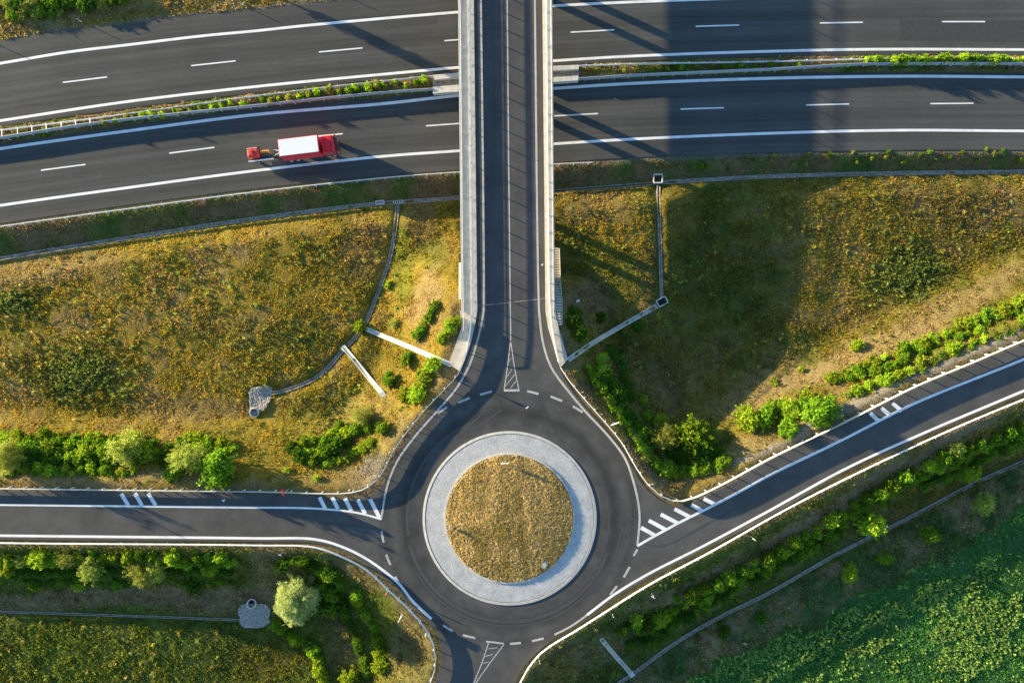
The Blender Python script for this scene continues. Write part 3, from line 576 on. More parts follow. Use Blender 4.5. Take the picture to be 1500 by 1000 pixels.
n = 15000; r = 8.5 * np.sqrt(rng.random(n)); a = rng.random(n) * 6.283; x = r * np.cos(a); y = r * np.sin(a); z = .24 + .42 * (1 - (r / 8.56) ** 2)
q = fbm(x + 50, y, 2.2, 3); q2 = fbm((x + 50) * 3.0, (y - .0) * .35, 2.0, 2)
st_ = np.clip(.5 + 1.6 * (vnoise(x * 1.1 + y * .12, y * .16, 21) - .5), 0, 1)[:, None]; col = np.array((.31, .245, .10)) * (1 - st_) + np.array((.43, .35, .18)) * st_; col = col + (OLIVE * 1.1 - col) * np.clip(-2.2 * q, 0, .5)[:, None]
V, F, c_ = bladeset(x, y, z, col * (1 + .3 * rng.standard_normal((n, 1))).clip(.4, 2), np.full(n, .17), 4, .9, .09)
tag(mesh_np('island_grass', V, F, grassm, isl, col=c_), kind='stuff')
mc = MB(); mc.tube((0, 0, -.2), (0, 0, .06), .5, .48, 28); mc.tube((0, 0, .06), (0, 0, .09), .32, .31, 24)
cvr = mc.build('manhole_cover', M['concrete']); px_, py_, _ = P(797, 827, ZR + .5); cvr.location = (px_, py_, ZR + .36)
tag(cvr, 'round concrete manhole cover near the lower right edge of island grass', 'manhole cover')

# ------------------------------------------------------------------ pavements at the bridge ends
m = MB(); m.poly([P(a, b_, ZR + .07)[:2] for a, b_ in WL], ZR + .066, .5); tag(m.build('pavement_west', M['concrete']), kind='structure')
m = MB(); m.poly([P(a, b_, ZR + .15)[:2] for a, b_ in WR], ZR + .13, .5); tag(m.build('pavement_east', M['concrete']), kind='structure')

# ------------------------------------------------------------------ the bridge
br = thing('road_bridge', 'straight concrete road bridge crossing over both motorway carriageways', 'bridge', P(742, 120, 0))
O = Vector(br.location)
def bl(px, py, z): return Vector(P(px, py, z)) - O
YT, YB = -265, 455
def ex(x0, k, y): return x0 + k * y
def slab(name, xa, ka, xb, kb, zt, zb, mat, y0=YT, y1=YB):
    m = MB(); pa = [bl(ex(xa, ka, y0), y0, zt), bl(ex(xb, kb, y0), y0, zt), bl(ex(xb, kb, y1), y1, zt), bl(ex(xa, ka, y1), y1, zt)]
    v = [(p.x, p.y, zb) for p in pa] + [(p.x, p.y, zt) for p in pa]
    m.add(v, [(0, 1, 2, 3), (7, 6, 5, 4), (0, 4, 5, 1), (1, 5, 6, 2), (2, 6, 7, 3), (3, 7, 4, 0)]); return m.build(name, mat, br)
slab('deck_slab', 672.3, .011, 807.7, .008, ZR - .12, ZR - .50, M['concrete'])
slab('girder', 686, .011, 793, .008, ZR - .51, 4.85, M['greyconcrete'])
slab('carriageway', 694, .0115, 794.5, .010, ZR, ZR - .115, M['deckroad'])
slab('walkway', 671.8, .011, 693.9, .0115, ZR + .07, ZR - .115, M['concrete'])
slab('verge_kerb', 794.6, .010, 808, .008, ZR + .14, ZR - .115, M['concrete'])
slab('kerb', 692.3, .0115, 694.1, .0115, ZR + .075, ZR - .05, M['kerb'])
slab('edge_beam', 670.9, .011, 672.2, .011, ZR + .26, ZR - .55, M['paleconcrete'])
slab('edge_beam', 808.0, .008, 809.3, .008, ZR + .26, ZR - .55, M['paleconcrete'])
def bline(name, A, w, mat, z=ZR + .008):
    m = MB(); m.sweep([bl(a, b_, z) for a, b_ in A], [(w / 2, 0), (-w / 2, 0)], closed=False); return m.build(name, mat, br)
bline('edge_line', [(702.0, YT), (704.5, 0), (707.5, 250), (708.8, 400), (708.5, 455)], .26, M['worn'])
bline('edge_line', [(781, YT), (783.5, 0), (786, 250), (788, 400), (789.5, 455)], .26, M['worn'])
bline('centre_line', [(741, YT), (743, 0), (745.3, 250), (747, 400), (747.6, 455)], .16, M['worn'])
lines('centre_line_marking', [([(747.6, 455), (748, 480), (748, 500)], .15)], Z2, M['worn'])
m = MB(); m.sweep([bl(699, 448, ZR + .01), bl(748, 443, ZR + .01), bl(799, 437, ZR + .01)], [(.05, 0), (-.05, 0)], closed=False); m.build('expansion_joint', M['greyconcrete'], br)
for gx, gy in ((692.9, 103), (693.8, 298), (696, 430)):
    m = MB(); c_ = bl(gx + 1.4, gy, ZR + .008); m.box(c_, (.42, .55, .012)); m.build('drain_grate', M['dark'], br)
for py in (-65, 120, 304):
    for px in (716, 774):
        m = MB(); c_ = bl(px, py, 4.5); m.tube((c_.x, c_.y, -1.2), (c_.x, c_.y, 4.86), .52, .52, 24); m.build('pier', M['concrete'], br, smooth=False)
m = MB(); a = bl(678, 452, 5); b_ = bl(812, 452, 5); m.box(((a.x + b_.x) / 2, a.y + .55, 3.2), (b_.x - a.x - .9, 1.1, 4.55)); m.build('abutment', M['concrete'], br)
m = MB(); a = bl(672, -270, 5); b_ = bl(808, -270, 5); m.box(((a.x + b_.x) / 2, a.y, 3.2), (b_.x - a.x - .9, 1.1, 4.55)); m.build('abutment', M['concrete'], br)
m = MB(); a = bl(673.5, 385, 5.3); b_ = bl(674.0, 478, 5.3); m.box(((a.x + b_.x) / 2, (a.y + b_.y) / 2, 4.6), (.30, a.y - b_.y, 2.2)); m.build('wing_wall', M['paleconcrete'], br)
# barrier profile (double wave beam)
def wprof(z0, z1, t=.05):
    h = z1 - z0; fr = [(0, 0), (.05, .0), (.085, .14), (.085, .30), (.03, .42), (.03, .58), (.085, .70), (.085, .86), (.05, 1), (0, 1)]
    return [(o - .03, z0 + h * k) for o, k in fr]
def tubeprof(r, h, n=8): return [(r * math.cos(2 * math.pi * i / n), h + r * math.sin(2 * math.pi * i / n)) for i in range(n)]
def along(path, sp):
    path = np.asarray(path); d = np.r_[0, np.cumsum(np.linalg.norm(np.diff(path[:, :2], axis=0), axis=1))]; out = []
    for s_ in np.arange(sp * .5, d[-1], sp):
        p = np.array([np.interp(s_, d, path[:, k]) for k in range(3)]); q = np.array([np.interp(min(s_ + .1, d[-1]), d, path[:, k]) for k in range(3)])
        out.append((p, math.atan2(q[1] - p[1], q[0] - p[0])))
    return out
bp_ = MB(); bp_.box((0, -.10, .69), (.09, .14, 1.38)); bp_.box((0, -.04, .52), (.12, .12, .2)); bar_post = bp_.build('post', M['steel'], link=False)
bp_ = MB(); bp_.box((0, 0, .45), (.05, .05, .9)); bp_.box((0, 0, .01), (.14, .14, .02)); rail_post = bp_.build('post', M['steel'], link=False)
# west barrier: side facing the road is +x; path runs north->south so normal (left of direction) points east
WB = [(686.3, YT), (687.8, 0), (691, 250), (692, 380), (692.5, 440), (691.5, 462), (690, 478), (686.5, 500)]
pth = np.array([bl(a, b_, ZR + .13) for a, b_ in spline(WB, 20)])
m = MB(); m.sweep(pth, wprof(.17, .60)); w = m.build('crash_barrier', M['steel'], br)
m = MB(); m.sweep(pth, [(-.06, 1.15), (.06, 1.15), (.06, 1.29), (-.06, 1.29)]); e_ = pth[-1]; 
e0 = Vector(e_); d0 = (e0 - Vector(pth[-2])).normalized(); m.tube(e0 + Vector((0, 0, 1.22)), e0 + d0 * .7 + Vector((0, 0, 1.0)), .07); m.tube(e0 + d0 * .7 + Vector((0, 0, 1.0)), e0 + d0 * 1.3 + Vector((0, 0, .5)), .07); m.tube(e0 + d0 * 1.3 + Vector((0, 0, .5)), e0 + d0 * 1.5 + Vector((0, 0, -.1)), .07); tr = m.build('top_rail', M['steel'], w)
for p, a in along(pth[pth[:, 1] > -60], 2.27)[:100]:
    inst('post', bar_post, w, tuple(p), a)
EB = [(797.5, YT), (800, 0), (802, 250), (803.5, 380), (804.5, 440), (808, 480), (814, 515), (818, 530)]
pth = np.array([bl(a, b_, ZR + .13) for a, b_ in spline(EB, 20)])
m = MB(); m.sweep(pth, [(-o, h) for o, h in wprof(.17, .60)][::-1]); w = m.build('crash_barrier', M['rail_pale'], br)
m = MB(); m.sweep(pth, [(-.06, 1.15), (.06, 1.15), (.06, 1.29), (-.06, 1.29)]); m.build('top_rail', M['rail_pale'], w)
for p, a in along(pth, 2.27)[:100]: inst('post', bar_post, w, tuple(p), a + math.pi)
for X0, K, Y1 in ((674.3, .0105, 485), (806.3, .008, 470)):
    pth = np.array([bl(ex(X0, K, yy), yy, ZR + .15) for yy in np.linspace(YT, Y1, 40)])
    m = MB(); m.sweep(pth, tubeprof(.028, .86, 6)); m.sweep(pth, tubeprof(.012, .5, 4)); m.sweep(pth, tubeprof(.012, .25, 4))
    w = m.build('railing', M['steel'], br)
    if X0 < 700:
        for p, a in along(pth, 1.98)[:100]: inst('post', rail_post, w, tuple(p), a)
# median pier bases
def plinth(name, corners, z, label, hole):
    t = thing(name, label, 'barrier base', (*P(*np.mean(corners, axis=0), 0)[:2], 0), 0, 'concrete bases of the bridge piers in the median')
    o = Vector(t.location)
    def pl(nm, cs, zt, d, mt):
        m = MB(); m.poly([(Vector(P(a, b, zt)) - o)[:2] for a, b in cs], zt, d); return m.build(nm, mt, t)
    pl('base', corners, z * .35, z * .35 + .1, M['greyconcrete'])
    for cs in hole: pl('barrier_wall', cs, z, z + .1, M['paleconcrete'])
plinth('pier_plinth', [(634, 112), (700, 106), (700, 134), (634, 136)], .9, 'pale concrete barrier block on the median, left of the bridge', [[(634, 110), (668, 107), (700, 105), (700, 112), (664, 114), (636, 117)], [(634, 127.5), (668, 124.5), (700, 122), (700, 133), (660, 135), (634, 137)]])
plinth('pier_plinth', [(780, 98), (848, 95), (848, 118), (780, 123)], .9, 'pale concrete barrier block on the median, right of the bridge', [[(780, 98), (847, 95), (848, 101), (780, 105)], [(780, 115), (847, 111), (847, 118), (780, 122)]])

# ------------------------------------------------------------------ guardrails
gp = MB(); gp.box((0, -.12, .30), (.08, .12, .86)); gp.box((0, -.06, .55), (.09, .10, .14)); gpost = gp.build('post', M['rail_pale'], link=False)
def guardrail(pts, z, label, cat='guardrail', group='steel guardrails along the roads', mat=None, side=1, sp=2.1, lo=.30, hi=.72, gnd=False):
    P0 = spline(pts, 12)
    if gnd: pth = np.array([P(a, b_, z + .6) for a, b_ in P0]); pth[:, 2] = z
    else: pth = np.array([P(a, b_, z + .6) for a, b_ in P0]); pth[:, 2] = z
    o = Vector(pth[len(pth) // 2]); t = thing('guardrail', label, cat, tuple(o), 0, group); pth = pth - np.array(o)
    m = MB(); pr = [(side * a, h) for a, h in wprof(lo, hi)]; m.sweep(pth, pr if side > 0 else pr[::-1]); m.build('beam', mat or M['steel'], t)
    for p, a in along(pth, sp)[:100]: inst('post', gpost, t, tuple(p), a if side > 0 else a + math.pi)
    return t
ZS = ZR - .1
guardrail([(-320, 711), (0, 715), (375, 719.5), (517, 720.5), (540, 712), (560, 692), (575, 662), (600, 627), (625, 597), (655, 566), (671, 548), (680, 528), (686, 508), (689, 488), (690.5, 470)], ZS, 'steel guardrail above the left road, curving up along the roundabout to the bridge pavement', side=-1, lo=.52, hi=.98)
guardrail([(-320, 788), (0, 794.5), (375, 798), (462, 801), (500, 814), (537, 833.5), (570, 864), (600, 892), (622, 918), (635, 943), (638, 964), (637, 980), (630, 1000), (600, 1060)], ZS, 'steel guardrail below the left road, curving down past the roundabout to the bottom edge', side=1, lo=.5, hi=.98)
guardrail([(735, 1050), (762, 1000), (773, 980), (792, 957), (816, 940), (840, 926), (875, 904), (950, 857), (1040, 809), (1145, 750), (1232, 705), (1337, 655), (1425, 616), (1500, 585), (1750, 482)], ZS, 'long pale guardrail along the lower side of the right road down to the bottom exit', side=1, mat=M['rail_pale'])
guardrail([(821, 538), (832, 555), (850, 577), (880, 611), (910, 647), (932, 685), (950, 710), (967, 725), (984, 732), (999, 733), (1018, 727.5), (1044, 715.6), (1074, 700), (1125, 672), (1232, 620), (1337, 567), (1425, 530), (1495, 500), (1750, 395)], ZS, 'guardrail hugging the right side of the roundabout and the upper side of the right road', side=-1, mat=M['rail_pale'], lo=.54, hi=1.12)
guardrail([(-300, 378), (0, 332), (187, 306), (375, 281), (562, 260.5), (673, 252), (740, 247)], -.1, 'guardrail on the lower edge of the motorway, left of the bridge', side=1, mat=M['rail_pale'], sp=2.0)
guardrail([(765, 244), (812, 240.5), (868, 238)], -.1, 'short guardrail end on the lower motorway edge just right of the bridge', side=1, mat=M['rail_pale'])
guardrail([(-200, 217), (0, 191), (187, 167), (375, 141), (562, 119), (634, 111.5)], -.05, 'upper of the two median guardrails left of the bridge', side=-1, mat=M['rail_pale'], lo=.35, hi=.8)
guardrail([(-200, 228), (0, 202), (130, 182), (375, 155), (562, 136), (634, 131)], -.05, 'lower of the two median guardrails left of the bridge', side=1, lo=.10, hi=1.12)
guardrail([(848, 96.5), (925, 94), (1125, 90.5), (1262, 87), (1500, 87), (1700, 89)], -.05, 'upper of the two median guardrails right of the bridge', side=-1, mat=M['rail_pale'], lo=.35, hi=.8)
guardrail([(846, 116), (925, 111), (1125, 102), (1262, 94.5), (1400, 93.5), (1700, 95)], -.05, 'lower of the two median guardrails right of the bridge', side=1, lo=.10, hi=1.12)
# spacers joining the two rails, far left
for i, (xx, y0, y1) in enumerate([(3, 190.5, 201.5), (26, 187.5, 198), (47, 184.5, 194.5), (68, 182, 191), (90, 179, 188), (111, 176.5, 185.5), (132, 173.5, 182.5)]):
    m = MB(); m.tube(P(xx, y0, .7), P(xx, y1, .7), .05); o = m.build('spacer_bar', M['steel']); tag(o, ORD[i] + ' cross bar from the left edge joining the two median guardrails', 'cross bar', 'cross bars between the median guardrails')

# ------------------------------------------------------------------ concrete drains, basins, steps
def channel(name, pts, width, mat, label, cat='drain channel', lip=.10, cover=None, zoff=.03, group=None, hints=False):
    if hints: pth = np.array([P(*q, 2.0) for q in spline(pts, 6)])
    pth = np.array([GP(a, b_) for a, b_ in spline(pts, 6)]); k = np.ones(7) / 7
    zz = np.convolve(np.r_[[pth[0, 2]] * 3, pth[:, 2], [pth[-1, 2]] * 3], k, 'valid'); pth[:, 2] = np.maximum(zz, pth[:, 2] - .05) + zoff
    o = Vector(pth[len(pth) // 2]); w = width / 2
    prof = [(w, .05), (w, -.3), (-w, -.3), (-w, .05), (-w + .09, .05), (-w * .45, -lip), (w * .45, -lip), (w - .09, .05)]
    m = MB(); m.sweep(pth - np.array(o), prof[::-1]); ob = m.build(name, mat); ob.location = o; tag(ob, label, cat, group); return ob, pth
channel('drain_channel', [(-300, 427), (0, 379), (187, 349), (375, 320.5), (550, 299), (592, 296), (672, 290), (730, 286)], .62, M['greyconcrete'], 'long grey concrete gutter below the motorway, left of the bridge', zoff=.12)
channel('drain_channel', [(770, 283), (812, 280), (955, 269)], .45, M['greyconcrete'], 'short overgrown gutter below the motorway between bridge and square inlet', zoff=.05)
channel('drain_channel', [(971, 267.5), (1125, 259), (1300, 254.5), (1500, 252), (1700, 251)], .60, M['greyconcrete'], 'long grey concrete gutter below the motorway, right of the square inlet', zoff=.12)
channel('drain_channel', chans['a'], .55, M['greyconcrete'], 'curving grey gutter around the foot of the left embankment to the stone basin', zoff=.14)
channel('drain_channel', chans['r'], .5, M['greyconcrete'], 'straight mossy gutter running down the right field between two inlets', zoff=.14)
channel('drain_channel', chans['sw'], .30, M['greyconcrete'], 'thin grey gutter at the foot of the slope below the left road', zoff=.10)
channel('drain_channel', chans['se'], .5, M['greyconcrete'], 'long grey gutter along the slope foot beside the green crop field', zoff=.14)
channel('drain_chute', drops['L1'], .62, M['paleconcrete'], 'bright concrete chute running down from the left bridge pavement', 'drain chute', zoff=.20, group='concrete chutes down the embankments')
channel('drain_chute', drops['L2'], .62, M['paleconcrete'], 'pale concrete chute on the left embankment ending in a small block', 'drain chute', zoff=.20, group='concrete chutes down the embankments')
channel('drain_chute', drops['R1'], .66, M['concrete'], 'pale chute from the right bridge pavement down to the lower inlet', 'drain chute', zoff=.20, group='concrete chutes down the embankments')
channel('drain_chute', drops['SE'], .60, M['concrete'], 'short chute on the shaded slope below the right road', 'drain chute', zoff=.20, group='concrete chutes down the embankments')
def inlet(px, py, sx, sy, rz, label):
    x, y, z = GP(px, py); t = thing('drain_inlet', label, 'drain inlet', (x, y, z), rz, 'square concrete drain inlets')
    m = MB(); w = .14
    m.box((0, sy / 2, .1), (sx, w, .8)); m.box((0, -sy / 2, .1), (sx, w, .8)); m.box((sx / 2 + .001, 0, .098), (w, sy - w, .8)); m.box((-sx / 2 - .001, 0, .098), (w, sy - w, .8)); m.build('rim', M['paleconcrete'], t)
    m = MB(); m.box((0, 0, .2), (sx - w, sy - w, .05)); m.build('pit', M['dark'], t)
inlet(963, 262.5, 1.25, 1.2, 0, 'square concrete inlet with dark pit beside the motorway gutter')
inlet(969, 442, 1.4, 1.0, .5, 'tilted concrete inlet with dark pit at the foot of the right chute')
for (px, py, lab) in ((561, 577, 'small square concrete block at the lower end of the left chute'), (504, 510, 'small concrete block where the left chute meets the curved gutter'), (925, 986, 'small concrete block where the lower chute meets the gutter')):
    x, y, z = GP(px, py); m = MB(); m.box((0, 0, .05), (.75, .75, .36), rz=.6); o = m.build('outlet_block', M['paleconcrete']); o.location = (x, y, z + .05); tag(o, lab, 'concrete block')
for i, (px, py) in enumerate(((557, 297), (583, 296.5))):
    x, y, z = GP(px, py); t = thing('gutter_grate', ('left' if i == 0 else 'right') + ' of two concrete grates on the gutter at the top of the left field', 'grate', (x, y, z + .2), .1, 'grates on the motorway gutter')
    m = MB(); m.box((0, 0, 0), (1.3, .62, .1)); m.build('frame', M['paleconcrete'], t)
    m = MB(); [m.box((-.42 + .28 * k, 0, .052), (.16, .34, .012)) for k in range(4)]; m.build('slots', M['dark'], t)
def apron(cs, pipe, r, rz, label, lift):
    x, y, z = GP(*np.mean(cs, axis=0)); t = thing('stone_basin', label, 'drain basin', (x, y, z), 0, 'stone paved outlet basins'); o = Vector((x, y, z))
    n = 26; V = []; cs_ = [Vector(GP(*c)) for c in cs]
    for i in range(n):
        for j in range(n):
            u, v = i / (n - 1), j / (n - 1); p = (cs_[0] * (1 - u) + cs_[1] * u) * (1 - v) + (cs_[3] * (1 - u) + cs_[2] * u) * v
            ed = max(0, 1 - 5 * min(u, 1 - u, v, 1 - v)); p = p + (o - p) * ed * (.12 * float(vnoise(np.array(p.x * 1.7), np.array(p.y * 1.7), 33)) - .04) + (o - p) * ed * (.16 if (u - .5) ** 2 + (v - .5) ** 2 > .36 else 0)
            q = p - o; bowl = min(u, 1 - u, v, 1 - v); zz = float(gz(p.x, p.y)) + lift - .10 * float(sstep(0, .4, bowl)) + .07 * random.random()
            V.append((q.x + .04 * random.random(), q.y + .04 * random.random(), zz - z))
    F = [(i * n + j, (i + 1) * n + j, (i + 1) * n + j + 1, i * n + j + 1) for i in range(n - 1) for j in range(n - 1)]
    mesh_np('rubble_paving', V, F, M['rock'], t)
    px_, py_, pz = GP(*pipe); m = MB(); sg = 28; v = []; f = []
    for rr, zz in ((r + .16, -.2), (r + .16, .0), (r, .02), (r, -.5)):
        for k in range(sg): a = 6.2832 * k / sg; v.append((rr * math.cos(a), rr * math.sin(a), zz))
    for q in range(3):
        for k in range(sg): f.append((q * sg + k, q * sg + (k + 1) % sg, (q + 1) * sg + (k + 1) % sg, (q + 1) * sg + k))
    m.add(v, f); pp = m.build('pipe_mouth', M['paleconcrete'], t); pp.location = (px_ - x, py_ - y, pz - z + lift + .25); pp.rotation_euler = (rz * .5, 0, .1)
    m = MB(); m.tube((0, 0, -.42), (0, 0, -.36), r + .05, r + .05, 20); d = m.build('pipe_hole', M['dark'], pp)
apron([(364, 566), (401, 565), (394, 596), (366, 612)], (374, 603.5), .55, .5, 'grey stone basin with a round pipe mouth at the end of the curved gutter', .25)
apron([(349, 882), (396, 882), (397, 918), (349, 918)], (370, 882), .52, -.5, 'grey stone basin with an oval pipe mouth below the left road', .25)
# steps beside the bridge
x0, yt, _ = P(812.5, 477, ZR); x1, yb, _ = P(822, 362, 1.0); t = thing('embankment_steps', 'narrow concrete staircase descending beside the right bridge end', 'steps', (x0, yt, 0))
tops = []; N = 30; run = (P(812, 362, .8)[1] - yt) / N; xl = x0 - .1
for i in range(N):
    yy = i * run; m = MB(); zt = max(ZR - (i + 1) * 5.2 / N, float(gz(xl + .5, yt + yy + run / 2)) + .18); tops.append((yy + run / 2, zt)); m.box((.52, yy + run / 2, zt - .1), (.86, abs(run) * .60, .2)); m.build('step', M['concrete'], t)
for sx in (.045, 1.0): m = MB(); m.sweep([(sx, a, b) for a, b in tops], [(-.04, -1.6), (.04, -1.6), (.04, .06), (-.04, .06)]); m.build('side_wall', M['concrete'], t)
m = MB(); m.sweep([(.52, a, b) for a, b in tops], [(-.43, -1.5), (.43, -1.5), (.43, -.13), (-.43, -.13)]); m.build('ramp_slab', M['greyconcrete'], t)

# ------------------------------------------------------------------ signs and posts
def post_sign(px, py, label, cat='road sign', face=0.0, w=.9, zc=2.1, shape='round', mats=('red', 'white'), base=None, h=None):
    if base is None: x, y, z = GP(px, py)
    else: x, y, z = P(px, py, base)
    t = thing('road_sign', label, cat, (x, y, z), face, 'road signs around the roundabout')
    m = MB(); m.tube((0, 0, -.2), (0, 0, (h or zc + w * .55)), .035, .035, 8); m.build('pole', M['steel'], t)
    m = MB()
    if shape == 'round': m.tube((0, -.045, zc), (0, -.075, zc), w / 2, w / 2, 28)
    elif shape == 'tri': m.add([(-w / 2, -.05, zc + w * .3), (w / 2, -.05, zc + w * .3), (0, -.05, zc - w * .5), (-w / 2, -.08, zc + w * .3), (w / 2, -.08, zc + w * .3), (0, -.08, zc - w * .5)], [(0, 1, 2), (5, 4, 3), (0, 3, 4, 1), (1, 4, 5, 2), (2, 5, 3, 0)])
    else: m.box((0, -.06, zc), (w, .03, w * .62))
    m.build('plate', M[mats[0]], t)
    m = MB()
    if shape == 'round': m.tube((0, -.076, zc), (0, -.084, zc), w * .36, w * .36, 28)
    elif shape == 'tri': m.add([(-w * .3, -.084, zc + w * .19), (w * .3, -.084, zc + w * .19), (0, -.084, zc - w * .28), (-w * .3, -.078, zc + w * .19), (w * .3, -.078, zc + w * .19), (0, -.078, zc - w * .28)], [(0, 1, 2)[::-1], (3, 4, 5), (0, 3, 4, 1), (1, 4, 5, 2), (2, 5, 3, 0)])
    else: m.box((0, -.078, zc), (w * .92, .008, w * .54))
    m.build('face', M[mats[1]], t)
    return t
post_sign(423, 716, 'round red bordered sign on a pole behind the left road guardrail', face=-1.35, w=.9, zc=2.1, base=ZS)
post_sign(589, 897, 'pale signboard standing behind the guardrail at the lower left of the roundabout', face=1.0, w=1.0, zc=1.9, shape='board', mats=('white', 'white'), base=5.6)
post_sign(898, 618, 'pale arrow signboard behind the guardrail on the right of the roundabout', face=.35, w=1.1, zc=1.5, shape='board', mats=('white', 'signblue'), base=5.8)
post_sign(740, 676, 'low arrow board at the top of the island grass', face=.05, w=1.0, zc=.85, shape='board', mats=('white', 'red'), base=ZR + .35)
post_sign(660, 770, 'small round blue sign at the left rim of the island grass', face=-1.3, w=.6, zc=.55, mats=('white', 'signblue'), base=ZR + .35)
post_sign(569, 863, 'triangular give way sign beside the lower left roundabout entry', face=-.6, w=.8, zc=1.7, shape='tri', mats=('red', 'white'), base=5.8)
post_sign(1097, 783, 'slim sign post on the slope below the right road', face=-.5, w=.5, zc=2.2, shape='board', mats=('white', 'white'), base=5.0)
post_sign(953, 866, 'slim sign post on the slope beside the long pale guardrail', face=-.5, w=.5, zc=2.0, shape='board', mats=('white', 'white'), base=5.0)
post_sign(417, 806, 'thin marker post below the left road near the pale willow', face=-.5, w=.4, zc=1.8, shape='board', mats=('white', 'white'), base=5.2)
post_sign(668, 549, 'small triangular sign where the left guardrail meets the bridge pavement', face=.2, w=.6, zc=1.5, shape='tri', mats=('red', 'white'), base=ZS)
def delin(px, py, i, txt, z=None):
    x, y, zz = GP(px, py) if z is None else P(px, py, z); t = thing('delineator_post', txt, 'marker post', (x, y, zz), 0, 'white marker posts at the road edges')
    m = MB(); m.box((0, 0, .5), (.12, .05, 1.1)); m.build('post', M['white'], t); m = MB(); m.box((0, 0, .85), (.13, .06, .16)); m.build('reflector', M['black'], t)
for i, (px, py) in enumerate([(-12, 62), (120, 33), (356, 9), (500, -8)]): delin(px, py, i, ORD[i] + ' white marker post from the left on the upper motorway verge')
for i, (px, py) in enumerate([(16, 205), (382, 157), (500, 143), (922, 112)]): delin(px, py, i, ORD[i] + ' marker post from the left in the motorway median', z=0)
for i, (px, py) in enumerate([(625, 595), (598, 624), (572, 661), (513, 716)]): delin(px, py, i, ORD[i] + ' marker post from the bridge end behind the upper left guardrail', z=5.7)
for i, (px, py) in enumerate([(853, 574), (881, 606), (920, 655), (955, 708)]): delin(px, py, i, ORD[i] + ' marker post from the bridge end behind the right guardrail', z=5.7)
for i, (px, py) in enumerate([(624, 927), (790, 966), (897, 899)]): delin(px, py, i, ORD[i] + ' marker post from the left behind the lower guardrails', z=5.7)
for i, (px, py, s_) in enumerate([(772, 597, .16), (794, 388, .12), (327, 733, .18)]):
    x, y, _ = P(px, py, ZR); m = MB(); m.box((0, 0, .012), (s_ * 2, s_, .02), rz=.6 + i, taper=.8); m.box((s_ * .9, s_ * .7, .010), (s_, s_ * .8, .016), rz=1.2)
    o = m.build('litter', M['white']); o.location = (x, y, ZR + .004); tag(o, ['crumpled white scrap on the asphalt above the roundabout', 'tiny white scrap on the right side of the bridge road', 'white scrap on the left road above its centre line'][i], 'litter')
x, y, z = GP(846, 441); m = MB(); m.box((0, 0, .3), (.5, .35, .2), rz=.4, taper=.7); o = m.build('pale_stone', M['paleconcrete']); o.location = (x, y, z); tag(o, 'pale stone lying in the shade right of the steps', 'stone')

# ------------------------------------------------------------------ truck and trailer
def wheel(t, x, y, r=.5, w=.3):
    m = MB(); m.tube((x, y - w / 2, r), (x, y + w / 2, r), r, r, 20); o = m.build('wheel', M['black'], t)
    m = MB(); s_ = 1 if y > 0 else -1; m.tube((x, y + s_ * w / 2, r), (x, y + s_ * (w / 2 + .015), r), r * .55, r * .5, 14); m.build('rim', M['steel'], o)
hd = math.atan2(.122, 1); c0 = P(437, 213.5, 3.35); tk = thing('box_truck', 'red truck with a white roofed cargo box driving right on the motorway', 'truck', (c0[0], c0[1], 0.0), hd)
def bevbox(name, c, d, mat, parent, bev=.06, taper=1.0):
    m = MB(); m.box(c, d, taper=taper); o = m.build(name, mat, parent); md = o.modifiers.new('b', 'BEVEL'); md.width = bev; md.segments = 3; return o
bevbox('chassis', (.6, 0, .78), (7.6, 1.0, .28), M['chassis'], tk, .03)
bx = bevbox('cargo_box', (0, 0, 2.12), (5.55, 2.42, 2.3), M['red'], tk, .05)
bevbox('roof', (0, 0, 3.31), (5.40, 2.26, .07), M['white'], bx, .02)
m = MB(); m.box((-2.79, 0, 2.12), (.03, 2.2, 2.1)); m.build('rear_door', M['white'], bx)
cb = MB(); # cab with sloping windscreen
prof = [(3.06, .75), (4.95, .75), (5.0, 1.55), (4.72, 2.55), (4.45, 2.72), (3.10, 2.78)]
v = [(a, -1.13, b_) for a, b_ in prof] + [(a, 1.13, b_) for a, b_ in prof]; k = len(prof)
cb.add(v, [tuple(range(k)), tuple(range(k, 2 * k))[::-1]] + [(i, k + i, k + (i + 1) % k, (i + 1) % k) for i in range(k)]); cbo = cb.build('cab', M['red'], tk); md = cbo.modifiers.new('b', 'BEVEL'); md.width = .08; md.segments = 3
m = MB(); m.add([(5.015, -1.0, 1.55), (5.015, 1.0, 1.55), (4.76, .95, 2.5), (4.76, -.95, 2.5)], [(0, 1, 2, 3)]); m.build('windscreen', M['glass'], cbo)
for s_ in (-1, 1):
    m = MB(); m.box((4.1, s_ * 1.135, 2.0), (.95, .02, .62)); m.build('side_window', M['glass'], cbo)
    m = MB(); m.box((4.86, s_ * 1.3, 2.0), (.14, .16, .45)); m.tube((4.8, s_ * 1.1, 2.15), (4.86, s_ * 1.3, 2.15), .02); m.build('mirror', M['chassis'], cbo)
    m = MB(); m.box((5.0, s_ * .85, .95), (.06, .36, .2)); m.build('headlight', M['lamp'], cbo)
    for xx in (4.25, -1.0, -2.0): wheel(tk, xx, s_ * 1.02)
m = MB(); m.box((3.75, 0, 2.95), (1.1, 1.9, .06)); m.box((3.35, 0, 2.98), (.12, 1.9, .36)); m.build('air_deflector', M['red'], cbo)
bevbox('bumper', (5.0, 0, .62), (.18, 2.2, .3), M['chassis'], tk, .04)
c1 = P(381, 225, .9); tr = thing('flat_trailer', 'low trailer with white side boards towed behind the red truck', 'trailer', (c1[0], c1[1], 0.0), hd)
bevbox('platform', (0, 0, .62), (3.7, 1.75, .12), M['chassis'], tr, .02)
